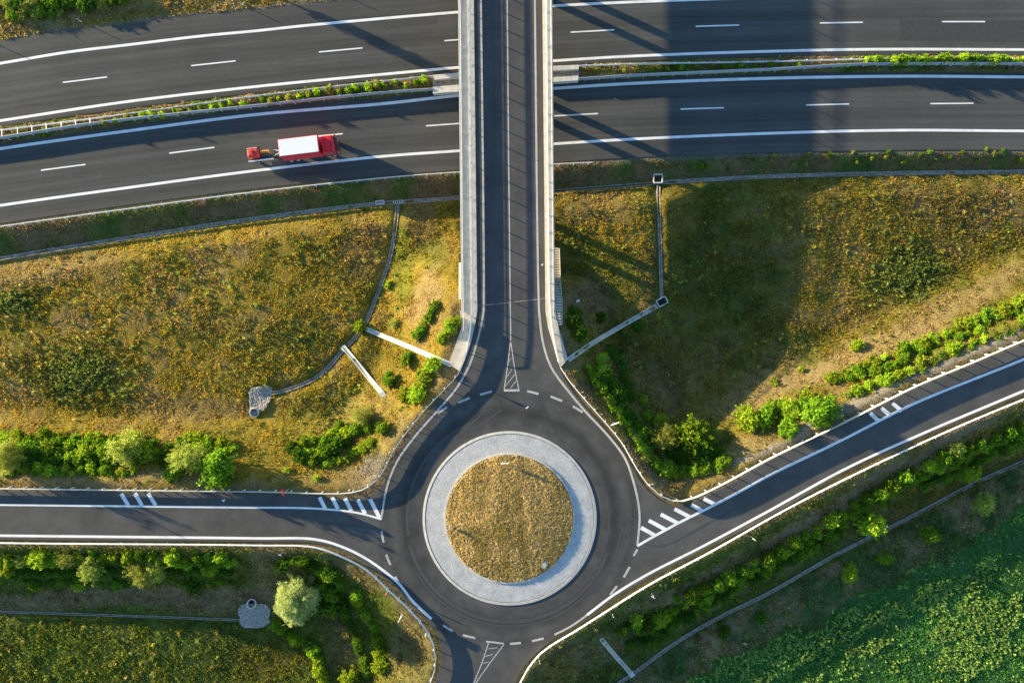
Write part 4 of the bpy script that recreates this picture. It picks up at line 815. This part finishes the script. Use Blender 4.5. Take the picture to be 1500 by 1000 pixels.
m = MB(); m.box((0, -.93, .8), (3.5, .10, .42)); m.build('side_board', M['white'], tr); m = MB(); m.box((-1.1, .92, .78), (1.5, .06, .3)); m.build('side_board', M['white'], tr)
m = MB(); m.tube((1.8, .45, .55), (3.1, .0, .6), .05); m.tube((1.8, -.45, .55), (3.1, 0, .6), .05); m.box((3.15, 0, .6), (.3, .12, .1)); m.build('drawbar', M['white'], tr)
for s_ in (-1, 1): wheel(tr, -.5, s_ * .98, .33, .2)
ld = thing('compact_machine', 'small red and orange machine carried on the trailer', 'machine', (c1[0], c1[1], .68), hd)
bevbox('body', (-.85, .0, .45), (1.75, 1.3, .85), M['redcover'], ld, .16, .85)
bevbox('hood', (-1.1, 0, .98), (.8, 1.0, .3), M['redcover'], ld, .1, .8)
m = MB(); m.box((.7, .15, .35), (1.3, .5, .35), taper=.8); m.tube((.2, .2, .5), (1.4, .1, .65), .09); m.build('boom', M['orange'], ld)
m = MB(); m.box((.75, -.35, .25), (1.2, .35, .3)); m.tube((0, -.2, .7), (.5, .3, .8), .06); m.build('engine_block', M['chassis'], ld)

# ------------------------------------------------------------------ shrubs and trees
def leafcloud(name, mat, seed, n, rx, ry, rz_, size, clumps=14, csize=.38, aspect=.55, up=.3, hollow=.55, stems=True, shf=.62):
    r_ = np.random.default_rng(seed)
    d = r_.standard_normal((clumps, 3)); d /= np.linalg.norm(d, axis=1)[:, None]; d[:, 2] = np.abs(d[:, 2]) * .9 - .15
    cen = d * (hollow + (1 - hollow) * r_.random((clumps, 1))) * .72; cr_ = csize * (.6 + .7 * r_.random(clumps))
    w = cr_ ** 2; idx = r_.choice(clumps, n, p=w / w.sum())
    e = r_.standard_normal((n, 3)); e /= np.linalg.norm(e, axis=1)[:, None]; rad = (.45 + .55 * r_.random(n)) ** .6
    p = cen[idx] + e * (cr_[idx] * rad)[:, None]
    ns = clumps * 2; sd = r_.standard_normal((ns, 3)); sd[:, 2] = np.abs(sd[:, 2]) * .8 + .1; sd /= np.linalg.norm(sd, axis=1)[:, None]; sl_ = .72 + .48 * r_.random(ns); si = r_.integers(0, ns, n)
    tt = .25 + .75 * r_.random(n) ** .7; ps = sd[si] * (tt * sl_[si])[:, None] + r_.standard_normal((n, 3)) * (.035 + .10 * (1 - tt))[:, None]; ps[:, 2] -= .25
    shoot = r_.random(n) < shf; p = np.where(shoot[:, None], ps, p)
    p[:, 2] = np.maximum(p[:, 2], -.45 + .1 * r_.random(n)); q = p * np.array((rx, ry, rz_)); q[:, 2] += rz_ * .5
    nrm = (e * .6 + r_.standard_normal((n, 3)) * .6 + np.array((-.25, .1, up))) * np.array((1, 1, .75)); nrm /= np.linalg.norm(nrm, axis=1)[:, None]
    nrm = np.where(shoot[:, None], nrm * .8 + r_.standard_normal((n, 3)) * .5, nrm); nrm /= np.linalg.norm(nrm, axis=1)[:, None]
    t = np.cross(nrm, r_.standard_normal((n, 3))); t /= np.linalg.norm(t, axis=1)[:, None] + 1e-9; b = np.cross(nrm, t)
    s = size * (.6 + .8 * r_.random((n, 1))); a_ = s * aspect
    V = np.stack([q - t * s, q - b * a_ * .9 , q + t * s, q + b * a_], 1).reshape(-1, 3); F = np.arange(4 * n).reshape(-1, 4)
    return mesh_np(name, V, F, mat, link=False)
def trunkmesh(name, h, r, seed, limbs=5, spread=.6):
    rr = random.Random(seed); m = MB(); a = Vector((0, 0, -.3)); b = Vector((rr.uniform(-.1, .1), rr.uniform(-.1, .1), h * .45)); m.tube(a, b, r, r * .7, 8)
    for i in range(limbs):
        an = 6.283 * i / limbs + rr.uniform(-.4, .4); e = b + Vector((math.cos(an) * spread * h * .5, math.sin(an) * spread * h * .5, h * rr.uniform(.25, .45))); m.tube(b, e, r * .5, r * .15, 6)
        e2 = e + Vector((math.cos(an + .5) * h * .15, math.sin(an + .5) * h * .15, h * .15)); m.tube(e, e2, r * .15, r * .05, 5)
    return m.build(name, M['bark'], link=False)
LM = {'bright': leafmat('bright_leaves', (.22, .34, .02), (.50, .62, .05), .5), 'mid': leafmat('green_leaves', (.11, .22, .015), (.30, .45, .035), .48),
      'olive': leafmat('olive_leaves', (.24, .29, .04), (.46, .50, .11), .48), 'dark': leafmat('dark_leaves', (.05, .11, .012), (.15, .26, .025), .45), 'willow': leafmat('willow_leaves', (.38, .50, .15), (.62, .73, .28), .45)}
CR = {}
for kind in ('bright', 'mid', 'olive', 'dark'):
    fine = kind == 'olive'
    CR[kind] = [leafcloud('crown', LM[kind], 100 + i * 7 + len(kind), 2400 if fine else 1900, 1, 1, 1, .07 if fine else .10, clumps=12 + 4 * i, csize=.34, aspect=.3 if fine else .62) for i in range(4)]
    CR[kind + '_l'] = [leafcloud('crown', LM[kind], 500 + i * 7 + len(kind), 6500 if fine else 4200, 1, 1, 1, .05 if fine else .068, clumps=24 + 4 * i, csize=.30, aspect=.3 if fine else .6, hollow=.65) for i in range(3)]
    CR[kind + '_s'] = [leafcloud('crown', LM[kind], 300 + i * 7 + len(kind), 420, 1, 1, 1, .16, clumps=8 + i, csize=.42, aspect=.6) for i in range(4)]
TRK = [trunkmesh('trunk', 1.0, .05, 5 + i) for i in range(2)]
stm = MB()
for i in range(5):
    a = 1.257 * i; stm.tube((0, 0, -.3), (.35 * math.cos(a), .35 * math.sin(a), .75), .03, .01, 5)
STEM = stm.build('stems', M['bark'], link=False)
cnt = [0]
def shrub(px, py, rpx, kind, label, group=None, hk=1.15, name='shrub', ex_=1.0, rz=None, cat='shrub'):
    x, y, z = GP(px, py); hgt = rpx / 10.3 * hk; x, y, _ = P(px, py, z + hgt * .6); z = float(gz(x, y)); r = 1.12 * rpx / (1000 / (CAMH - z - hgt * .5))
    cnt[0] += 1; i = cnt[0]; t = thing(name, label, cat, (x, y, z - .05), rz if rz is not None else random.uniform(0, 6.28), group)
    small = r < .75; me = random.choice(CR[kind + '_s'] if small else CR[kind + '_l'] if r > 1.25 else CR[kind]); rr = r * 1.08
    an = random.uniform(.86, 1.18); c_ = inst('crown', me, t, (0, 0, 0), 0, (rr * ex_ * an, rr / an, max(.5, hgt)))
    inst('stems' if name == 'shrub' else 'trunk', STEM if name == 'shrub' else random.choice(TRK), t, (0, 0, 0), 0, (rr * .9, rr * .9, max(.5, hgt)))
    return t
UG = {}
def row(pts, n, r, kinds, phrase, frm, hk=1.1, jit=3.0, stuff=False):
    q = spline(pts, 4); d = np.r_[0, np.cumsum(np.linalg.norm(np.diff(q, axis=0), axis=1))]
    for i in range(n):
        s_ = d[-1] * (i + .5) / n; px = np.interp(s_, d, q[:, 0]) + random.uniform(-jit, jit); py = np.interp(s_, d, q[:, 1]) + random.uniform(-jit, jit)
        k = random.choice(kinds); adj = {'bright': 'bright', 'mid': 'green', 'olive': 'olive', 'dark': 'dark'}[k]; rp = r * random.uniform(.72, 1.3)
        if stuff:      # low cover nobody could count: gathered into one mesh per leaf kind
            x, y, z = GP(px, py); rr = rp * (CAMH - z) / 1000 * 1.08; hh = max(.45, rr * hk); src = random.choice(CR[k + '_s'] if rr < .75 else CR[k]); a = random.uniform(0, 6.28)
            co = np.empty(len(src.vertices) * 3, np.float32); src.vertices.foreach_get('co', co); co = co.reshape(-1, 3) * (rr, rr, hh)
            co = np.stack([co[:, 0] * math.cos(a) - co[:, 1] * math.sin(a) + x, co[:, 0] * math.sin(a) + co[:, 1] * math.cos(a) + y, co[:, 2] + z - .05], 1); UG.setdefault(k, []).append(co)
        else: shrub(px, py, rp, k, '%s shrub, %s from the %s %s' % (adj, ORD[i], frm, phrase), 'shrubs ' + phrase, hk)
big = lambda *a, **k: shrub(*a, **k)
# north of the left road
row([(2, 643), (100, 641), (205, 641)], 12, 9.5, ['bright', 'mid'], 'in the upper hedge row above the left road', 'left', 1.1)
row([(25, 660), (120, 661), (235, 662)], 12, 10.5, ['mid', 'bright', 'dark'], 'in the middle hedge row above the left road', 'left', 1.2)
row([(5, 675), (60, 674), (150, 674), (215, 675)], 12, 9, ['dark', 'mid'], 'under the hedge', 'left', .9, stuff=True)
row([(3, 688), (50, 686), (75, 690), (130, 689), (205, 688)], 10, 7, ['bright', 'bright', 'mid'], 'in the lowest hedge row above the left road', 'left', .9)
row([(258, 644), (300, 645), (342, 652)], 7, 8, ['bright'], 'ending the upper hedge above the left road', 'left', 1.0)
big(10, 668, 19, 'olive', 'large olive feathery bush at the left edge of the hedge above the left road', name='bush', cat='bush', hk=2.6)
big(182, 656, 22, 'olive', 'large olive feathery bush in the middle of the hedge above the left road', name='bush', cat='bush', hk=2.0)
big(216, 663, 14, 'bright', 'bright green bush right of the large olive bush in the left hedge', name='bush', cat='bush', hk=1.3)
big(274, 671, 21, 'olive', 'olive feathery bush left of the largest green tree by the left road', name='bush', cat='bush', hk=2.4)
big(254, 692, 14, 'mid', 'green bush low at the right end of the left hedge', name='bush', cat='bush')
big(316, 686, 26, 'mid', 'largest green leafy tree at the right end of the hedge above the left road', name='tree', cat='tree', hk=1.6)
big(240, 672, 12, 'dark', 'dark bush between bright and olive bushes in the left hedge', name='bush', cat='bush')
# between field and roundabout, left
row([(425, 655), (448, 672), (478, 662), (505, 640), (525, 625)], 12, 10, ['mid', 'bright', 'mid', 'dark'], 'in the thicket left of the roundabout', 'left', 1.15)
row([(438, 648), (475, 645), (500, 625)], 7, 8, ['mid', 'bright'], 'on the upper side of the thicket left of roundabout', 'left', 1.1)
row([(475, 681), (500, 674), (520, 663), (545, 646)], 8, 6.5, ['bright'], 'in the small row beside the thicket left of roundabout', 'left', .9)
big(531, 609, 15, 'olive', 'olive bush at the top of the thicket left of the roundabout', name='bush', cat='bush', hk=1.4)
big(560, 627, 10, 'mid', 'small round green bush at the right tip of the thicket left of the roundabout', name='bush', cat='bush', hk=1.2)
# beside the left bridge end
row([(640, 441), (631, 458), (620, 478), (608, 494)], 7, 7.5, ['mid', 'bright'], 'in the row left of the bridge end', 'top', 1.0, 2)
row([(667, 466), (660, 480), (645, 498)], 5, 7.5, ['bright'], 'in the row touching the left bridge end', 'top', 1.0, 2)
row([(636, 530), (624, 545), (617, 562)], 4, 9, ['bright'], 'in the short row below the bright chute', 'top', 1.1, 2)
for a in ((597, 525, 10, 'mid', 'round green shrub just below the bright chute'), (572, 556, 11, 'mid', 'green shrub right of the pale chute end'), (591, 576, 10, 'bright', 'yellow-green shrub below the pale chute, left one of a pair'), (611, 577, 13, 'bright', 'larger yellow-green shrub below the pale chute, right one of a pair'),
          (527, 479, 9, 'bright', 'small bright shrub beside the top of the bright chute'), (567, 416, 6, 'bright', 'tiny bright shrub beside the curved gutter'), (577, 474, 8, 'olive', 'pale green tuft between gutter and bridge row'), (463, 701, 5, 'bright', 'tiny bright shrub below the thicket left of the roundabout'), (420, 690, 5, 'bright', 'tiny shrub left below the thicket near the left road')): shrub(*a)
# right of the bridge, along the roundabout
row([(857, 534), (868, 552), (882, 572), (897, 598), (915, 620), (930, 640), (943, 662), (952, 672)], 15, 6.5, ['olive', 'bright'], 'in the thin row along the right side of roundabout', 'top', .95, 2)
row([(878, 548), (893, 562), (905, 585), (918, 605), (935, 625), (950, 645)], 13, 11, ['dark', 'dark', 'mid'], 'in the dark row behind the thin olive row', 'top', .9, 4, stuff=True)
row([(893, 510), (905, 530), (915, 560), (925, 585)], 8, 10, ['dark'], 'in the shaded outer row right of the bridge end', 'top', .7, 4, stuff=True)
row([(958, 678), (980, 690), (1010, 693), (1040, 686), (1065, 668)], 12, 9, ['mid', 'bright', 'mid'], 'in the curved row below the round tree', 'left', .9, 3)
row([(980, 660), (1000, 672), (1030, 672), (1055, 655)], 8, 12, ['dark'], 'in the dark undergrowth below the round tree', 'left', .8, 4, stuff=True)
row([(839, 455), (845, 475), (853, 500)], 6, 11, ['dark', 'mid'], 'in the dark hedge beside the concrete steps', 'top', .9, 3)
big(1018, 639, 26, 'mid', 'round green tree standing right of the roundabout', name='tree', cat='tree', hk=1.5)
big(971, 640, 19, 'olive', 'yellow-olive bush left of the round green tree', name='bush', cat='bush', hk=1.5)
for a in ((967, 617, 10, 'bright', 'bright leafy top just above the yellow-olive bush'), (882, 546, 12, 'bright', 'bright shrub standing out near the right bridge end'), (881, 524, 8, 'bright', 'small bright shrub above the standing-out one near the right bridge end'), (942, 586, 7, 'bright', 'single small bright shrub in the shade right of the roundabout'),
          (948, 608, 7, 'mid', 'small green shrub above the yellow-olive bush'), (880, 465, 8, 'dark', 'dark low shrub above the right chute'), (935, 478, 8, 'dark', 'dark low shrub below the right chute'), (953, 634, 6, 'bright', 'tiny bright shrub left of the yellow-olive bush')): shrub(*a)
# north of the right road
big(1098, 614, 18, 'bright', 'bright bush at the lower left end of the hedge above the right road', name='bush', cat='bush', hk=1.2)
big(1122, 612, 15, 'mid', 'green bush second from the left end of the hedge above the right road', name='bush', cat='bush', hk=1.2)
big(1203, 602, 24, 'mid', 'largest round green bush close to the right road', name='bush', cat='bush', hk=1.4)
big(1156, 628, 14, 'mid', 'round green bush nearest the right road guardrail', name='bush', cat='bush', hk=1.3)
row([(1130, 595), (1160, 602), (1185, 590), (1180, 575)], 8, 11, ['mid', 'bright'], 'among the bushes starting the right road hedge', 'left', 1.0)
row([(1215, 554), (1245, 545), (1280, 533), (1310, 520), (1345, 507), (1380, 492), (1430, 470), (1475, 452), (1510, 437)], 20, 8.5, ['bright', 'bright', 'mid'], 'in the upper hedge row above the right road', 'left', 1.0)
row([(1235, 582), (1265, 566), (1300, 556), (1340, 538), (1375, 522), (1430, 500), (1475, 484), (1510, 468)], 18, 8, ['bright', 'olive', 'bright'], 'in the lower hedge row above the right road', 'left', 1.0)
row([(1280, 545), (1330, 525)], 6, 8, ['mid'], 'between the two hedge rows above the right road', 'left', 1.0)
for a in ((1135, 560, 6, 'bright', 'single small bright shrub in the dry grass above the right hedge'), (1176, 541, 5, 'bright', 'tiny shrub in the dry grass above the right hedge'), (1257, 505, 9, 'bright', 'pale green clump in dry grass left of the right hedge top')): shrub(*a)
# south of the left road
row([(3, 820), (60, 818), (120, 815), (190, 815), (260, 817), (350, 819)], 20, 8, ['bright', 'bright', 'mid', 'olive'], 'in the upper hedge row below the left road', 'left', 1.1)
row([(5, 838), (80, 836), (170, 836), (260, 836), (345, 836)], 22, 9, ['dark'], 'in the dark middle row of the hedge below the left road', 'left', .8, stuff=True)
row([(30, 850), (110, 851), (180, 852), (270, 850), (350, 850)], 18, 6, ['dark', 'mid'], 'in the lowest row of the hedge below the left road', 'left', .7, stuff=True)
for a in ((12, 832, 11, 'bright', 'bright bush at the left edge of the hedge below the left road'), (60, 818, 14, 'bright', 'second bright bush of the hedge below the left road'), (100, 819, 14, 'olive', 'olive-green bush left of the yellow feathery one below the left road'), (50, 855, 9, 'mid', 'small shrub hanging out below the hedge, near the left edge'), (115, 855, 9, 'bright', 'bright low shrub under the yellow feathery bush'), (172, 855, 9, 'mid', 'green low shrub left of the wide feathery bush'),
          (307, 833, 10, 'bright', 'bright low shrub right of the wide feathery bush'), (284, 858, 11, 'dark', 'dark round shrub at the lower right of the hedge below the left road')): shrub(*a, group=None)
big(134, 832, 17, 'olive', 'yellow feathery bush in the hedge below the left road', name='bush', cat='bush', hk=1.4)
big(206, 838, 19, 'olive', 'wide feathery bush below the left road, left half', name='bush', cat='bush', hk=1.3); big(230, 835, 17, 'olive', 'wide feathery bush below the left road, right half', name='bush', cat='bush', hk=1.2)
# around the willow
row([(405, 828), (435, 822), (460, 830), (485, 842), (500, 855)], 10, 9, ['mid', 'dark', 'bright'], 'in the arc above the pale willow', 'left', 1.0)
row([(470, 855), (490, 868), (480, 888), (500, 880)], 8, 12, ['dark', 'mid'], 'in the dark cluster right of the pale willow', 'left', .9, stuff=True)
row([(520, 868), (535, 895), (548, 920), (556, 950), (560, 985)], 14, 8, ['mid', 'dark', 'bright'], 'in the long row right of the willow', 'top', .9)
row([(500, 895), (520, 925), (530, 960), (540, 990)], 9, 7, ['dark', 'mid'], 'in the inner row right of the willow', 'top', .7, stuff=True)
row([(400, 915), (430, 930), (455, 945)], 7, 9, ['dark', 'mid'], 'in the dark patch below the willow', 'left', .8, stuff=True)
row([(460, 950), (465, 975), (475, 1000)], 6, 8, ['bright'], 'in the bright row below the willow', 'top', .9)
for a in ((557, 975, 11, 'bright', 'bright shrub at the lower end of the long row'), (510, 995, 13, 'bright', 'bright bush cut by the bottom edge')): shrub(*a)
x, y, z = GP(436, 877); x, y, _ = P(436, 877, z + 3); wt = thing('willow_tree', 'pale silvery green willow tree standing alone by the stone basin', 'tree', (x, y, z))
wc = leafcloud('crown', LM['willow'], 77, 22000, 2.95, 3.35, 4.8, .23, shf=.30, clumps=44, csize=.34, aspect=.17, hollow=.6, up=.2); inst('crown', wc, wt, (0, 0, .5))
inst('trunk', trunkmesh('trunk', 5.0, .24, 9, 7, .7), wt)
# south-east hedge
row([(905, 925), (935, 912), (960, 925), (985, 905)], 8, 10, ['mid', 'dark'], 'at the lower left end of the crop side hedge', 'left', 1.0)
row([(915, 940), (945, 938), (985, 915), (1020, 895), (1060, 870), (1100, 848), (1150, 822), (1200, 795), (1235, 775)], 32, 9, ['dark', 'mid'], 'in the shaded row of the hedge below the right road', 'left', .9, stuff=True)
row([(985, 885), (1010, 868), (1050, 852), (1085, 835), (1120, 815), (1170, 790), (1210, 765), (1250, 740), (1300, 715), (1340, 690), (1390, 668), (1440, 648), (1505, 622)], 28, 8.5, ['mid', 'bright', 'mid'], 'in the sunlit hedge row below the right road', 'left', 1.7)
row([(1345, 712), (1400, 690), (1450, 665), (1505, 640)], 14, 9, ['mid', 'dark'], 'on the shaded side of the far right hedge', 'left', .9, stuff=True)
for a in ((967, 905, 12, 'bright', 'bright bush standing out in the hedge just above the gutter'), (932, 906, 10, 'bright', 'bright shrub near the short chute top, left of the standing-out bush'), (914, 920, 7, 'bright', 'small bright shrub right of the short chute'), (1028, 862, 9, 'bright', 'bright shrub left of the slim post in the lower hedge'), (1066, 845, 11, 'bright', 'bright round shrub in the middle of the lower hedge'),
          (1127, 828, 8, 'bright', 'lone bright shrub at the lower fringe of the hedge, centre right'), (1245, 841, 12, 'bright', 'ragged shrub below the gutter at the crop edge'), (1297, 817, 10, 'mid', 'small green shrub below the gutter right of the ragged one'), (1362, 783, 12, 'mid', 'green shrub below the gutter near the crop corner'), (1443, 738, 15, 'olive', 'spiky olive shrub at the crop edge, far right'),
          (1418, 692, 14, 'bright', 'yellow-green bush near the gutter at far right'), (1400, 657, 12, 'olive', 'olive bush in the far right hedge'), (1060, 925, 10, 'dark', 'dark shrub between the gutter and the crop, left'), (1115, 905, 9, 'dark', 'dark shrub between the gutter and the crop, centre')): shrub(*a)
big(1277, 769, 17, 'bright', 'round yellow-green tree beside the lower gutter', name='tree', cat='tree', hk=1.8)
# upper left scrub and the tree outside the frame whose shadow crosses the carriageway
row([(5, 10), (60, 8), (120, 6), (200, 0)], 14, 11, ['mid', 'olive', 'dark'], 'in the scrub at the upper left corner', 'left', .7, 6, stuff=True)
row([(5, 28), (40, 24), (90, 18)], 8, 8, ['olive', 'mid'], 'on the lower fringe of the upper left scrub', 'left', .7, 5, stuff=True)
x, y, z = P(345, -36, 1.0); pt = thing('poplar_tree', 'slim upright tree beyond the upper edge casting a long shadow', 'tree', (x, y, z)); inst('crown', leafcloud('crown', LM['mid'], 5, 2600, .7, .7, 4.9, .16, clumps=16, csize=.42), pt, (0, 0, .4)); inst('trunk', trunkmesh('trunk', 4, .15, 3), pt)
# motorway median plants
q = np.array(spline([(5, 196), (187, 174), (375, 148), (562, 129), (630, 122)], 6)); j = 0
row([(150, 181), (260, 165), (375, 150), (480, 137), (560, 128), (630, 121)], 34, 5.0, ['bright', 'olive', 'mid'], 'in the motorway median left of the bridge', 'left', 1.9, 3.5, stuff=True)
row([(858, 106), (900, 104), (935, 103), (990, 101), (1080, 99), (1180, 96)], 15, 4.2, ['bright', 'olive', 'mid'], 'in the motorway median just right of the bridge', 'left', 1.4, 2, stuff=True)
row([(1262, 91), (1330, 91), (1400, 90.5), (1500, 91)], 26, 5.8, ['bright', 'mid'], 'in the motorway median hedge at the far right', 'left', 2.2, 1, stuff=True)
# weeds along the lower motorway edge, right of the bridge
row([(1000, 243), (1100, 238), (1250, 232), (1350, 229), (1500, 227)], 30, 3.4, ['olive', 'dark', 'mid'], 'on the verge below the motorway right of the bridge', 'left', .6, 9, stuff=True)

for pts_, n_f, r_f, hk_f in (([(0, 648), (100, 648), (230, 652)], 26, 8, 1.0), ([(0, 668), (100, 668), (240, 668)], 26, 8, .9), ([(3, 690), (60, 690), (205, 690)], 16, 6, .8), ([(250, 650), (300, 655), (345, 660)], 12, 8, .9), ([(3, 822), (120, 820), (260, 822), (350, 822)], 34, 7, .9),
        ([(930, 925), (985, 895), (1060, 855), (1120, 822), (1210, 775), (1300, 722), (1390, 675), (1505, 628)], 60, 8, .8), ([(1225, 560), (1300, 534), (1380, 502), (1505, 448)], 20, 7, .8), ([(1240, 576), (1340, 540), (1505, 474)], 14, 6, .8), ([(430, 660), (470, 660), (510, 640), (540, 622)], 16, 8, .9), ([(860, 540), (895, 590), (930, 640), (955, 675)], 22, 7, .8)):
    row(pts_, n_f, r_f, ['mid', 'mid', 'bright'], '', '', hk_f, 4, stuff=True)
for k, L_ in UG.items():
    V = np.concatenate(L_); o = mesh_np('undergrowth', V, np.arange(len(V)).reshape(-1, 4), LM[k])
    tag(o, {'bright': 'bright low plants filling the median strip and hedge fringes', 'mid': 'green low plants in the median strip, verges and hedges', 'olive': 'olive weeds in the median strip and along the verges', 'dark': 'dark low undergrowth beneath the planted shrub rows'}[k], 'undergrowth', kind='stuff')
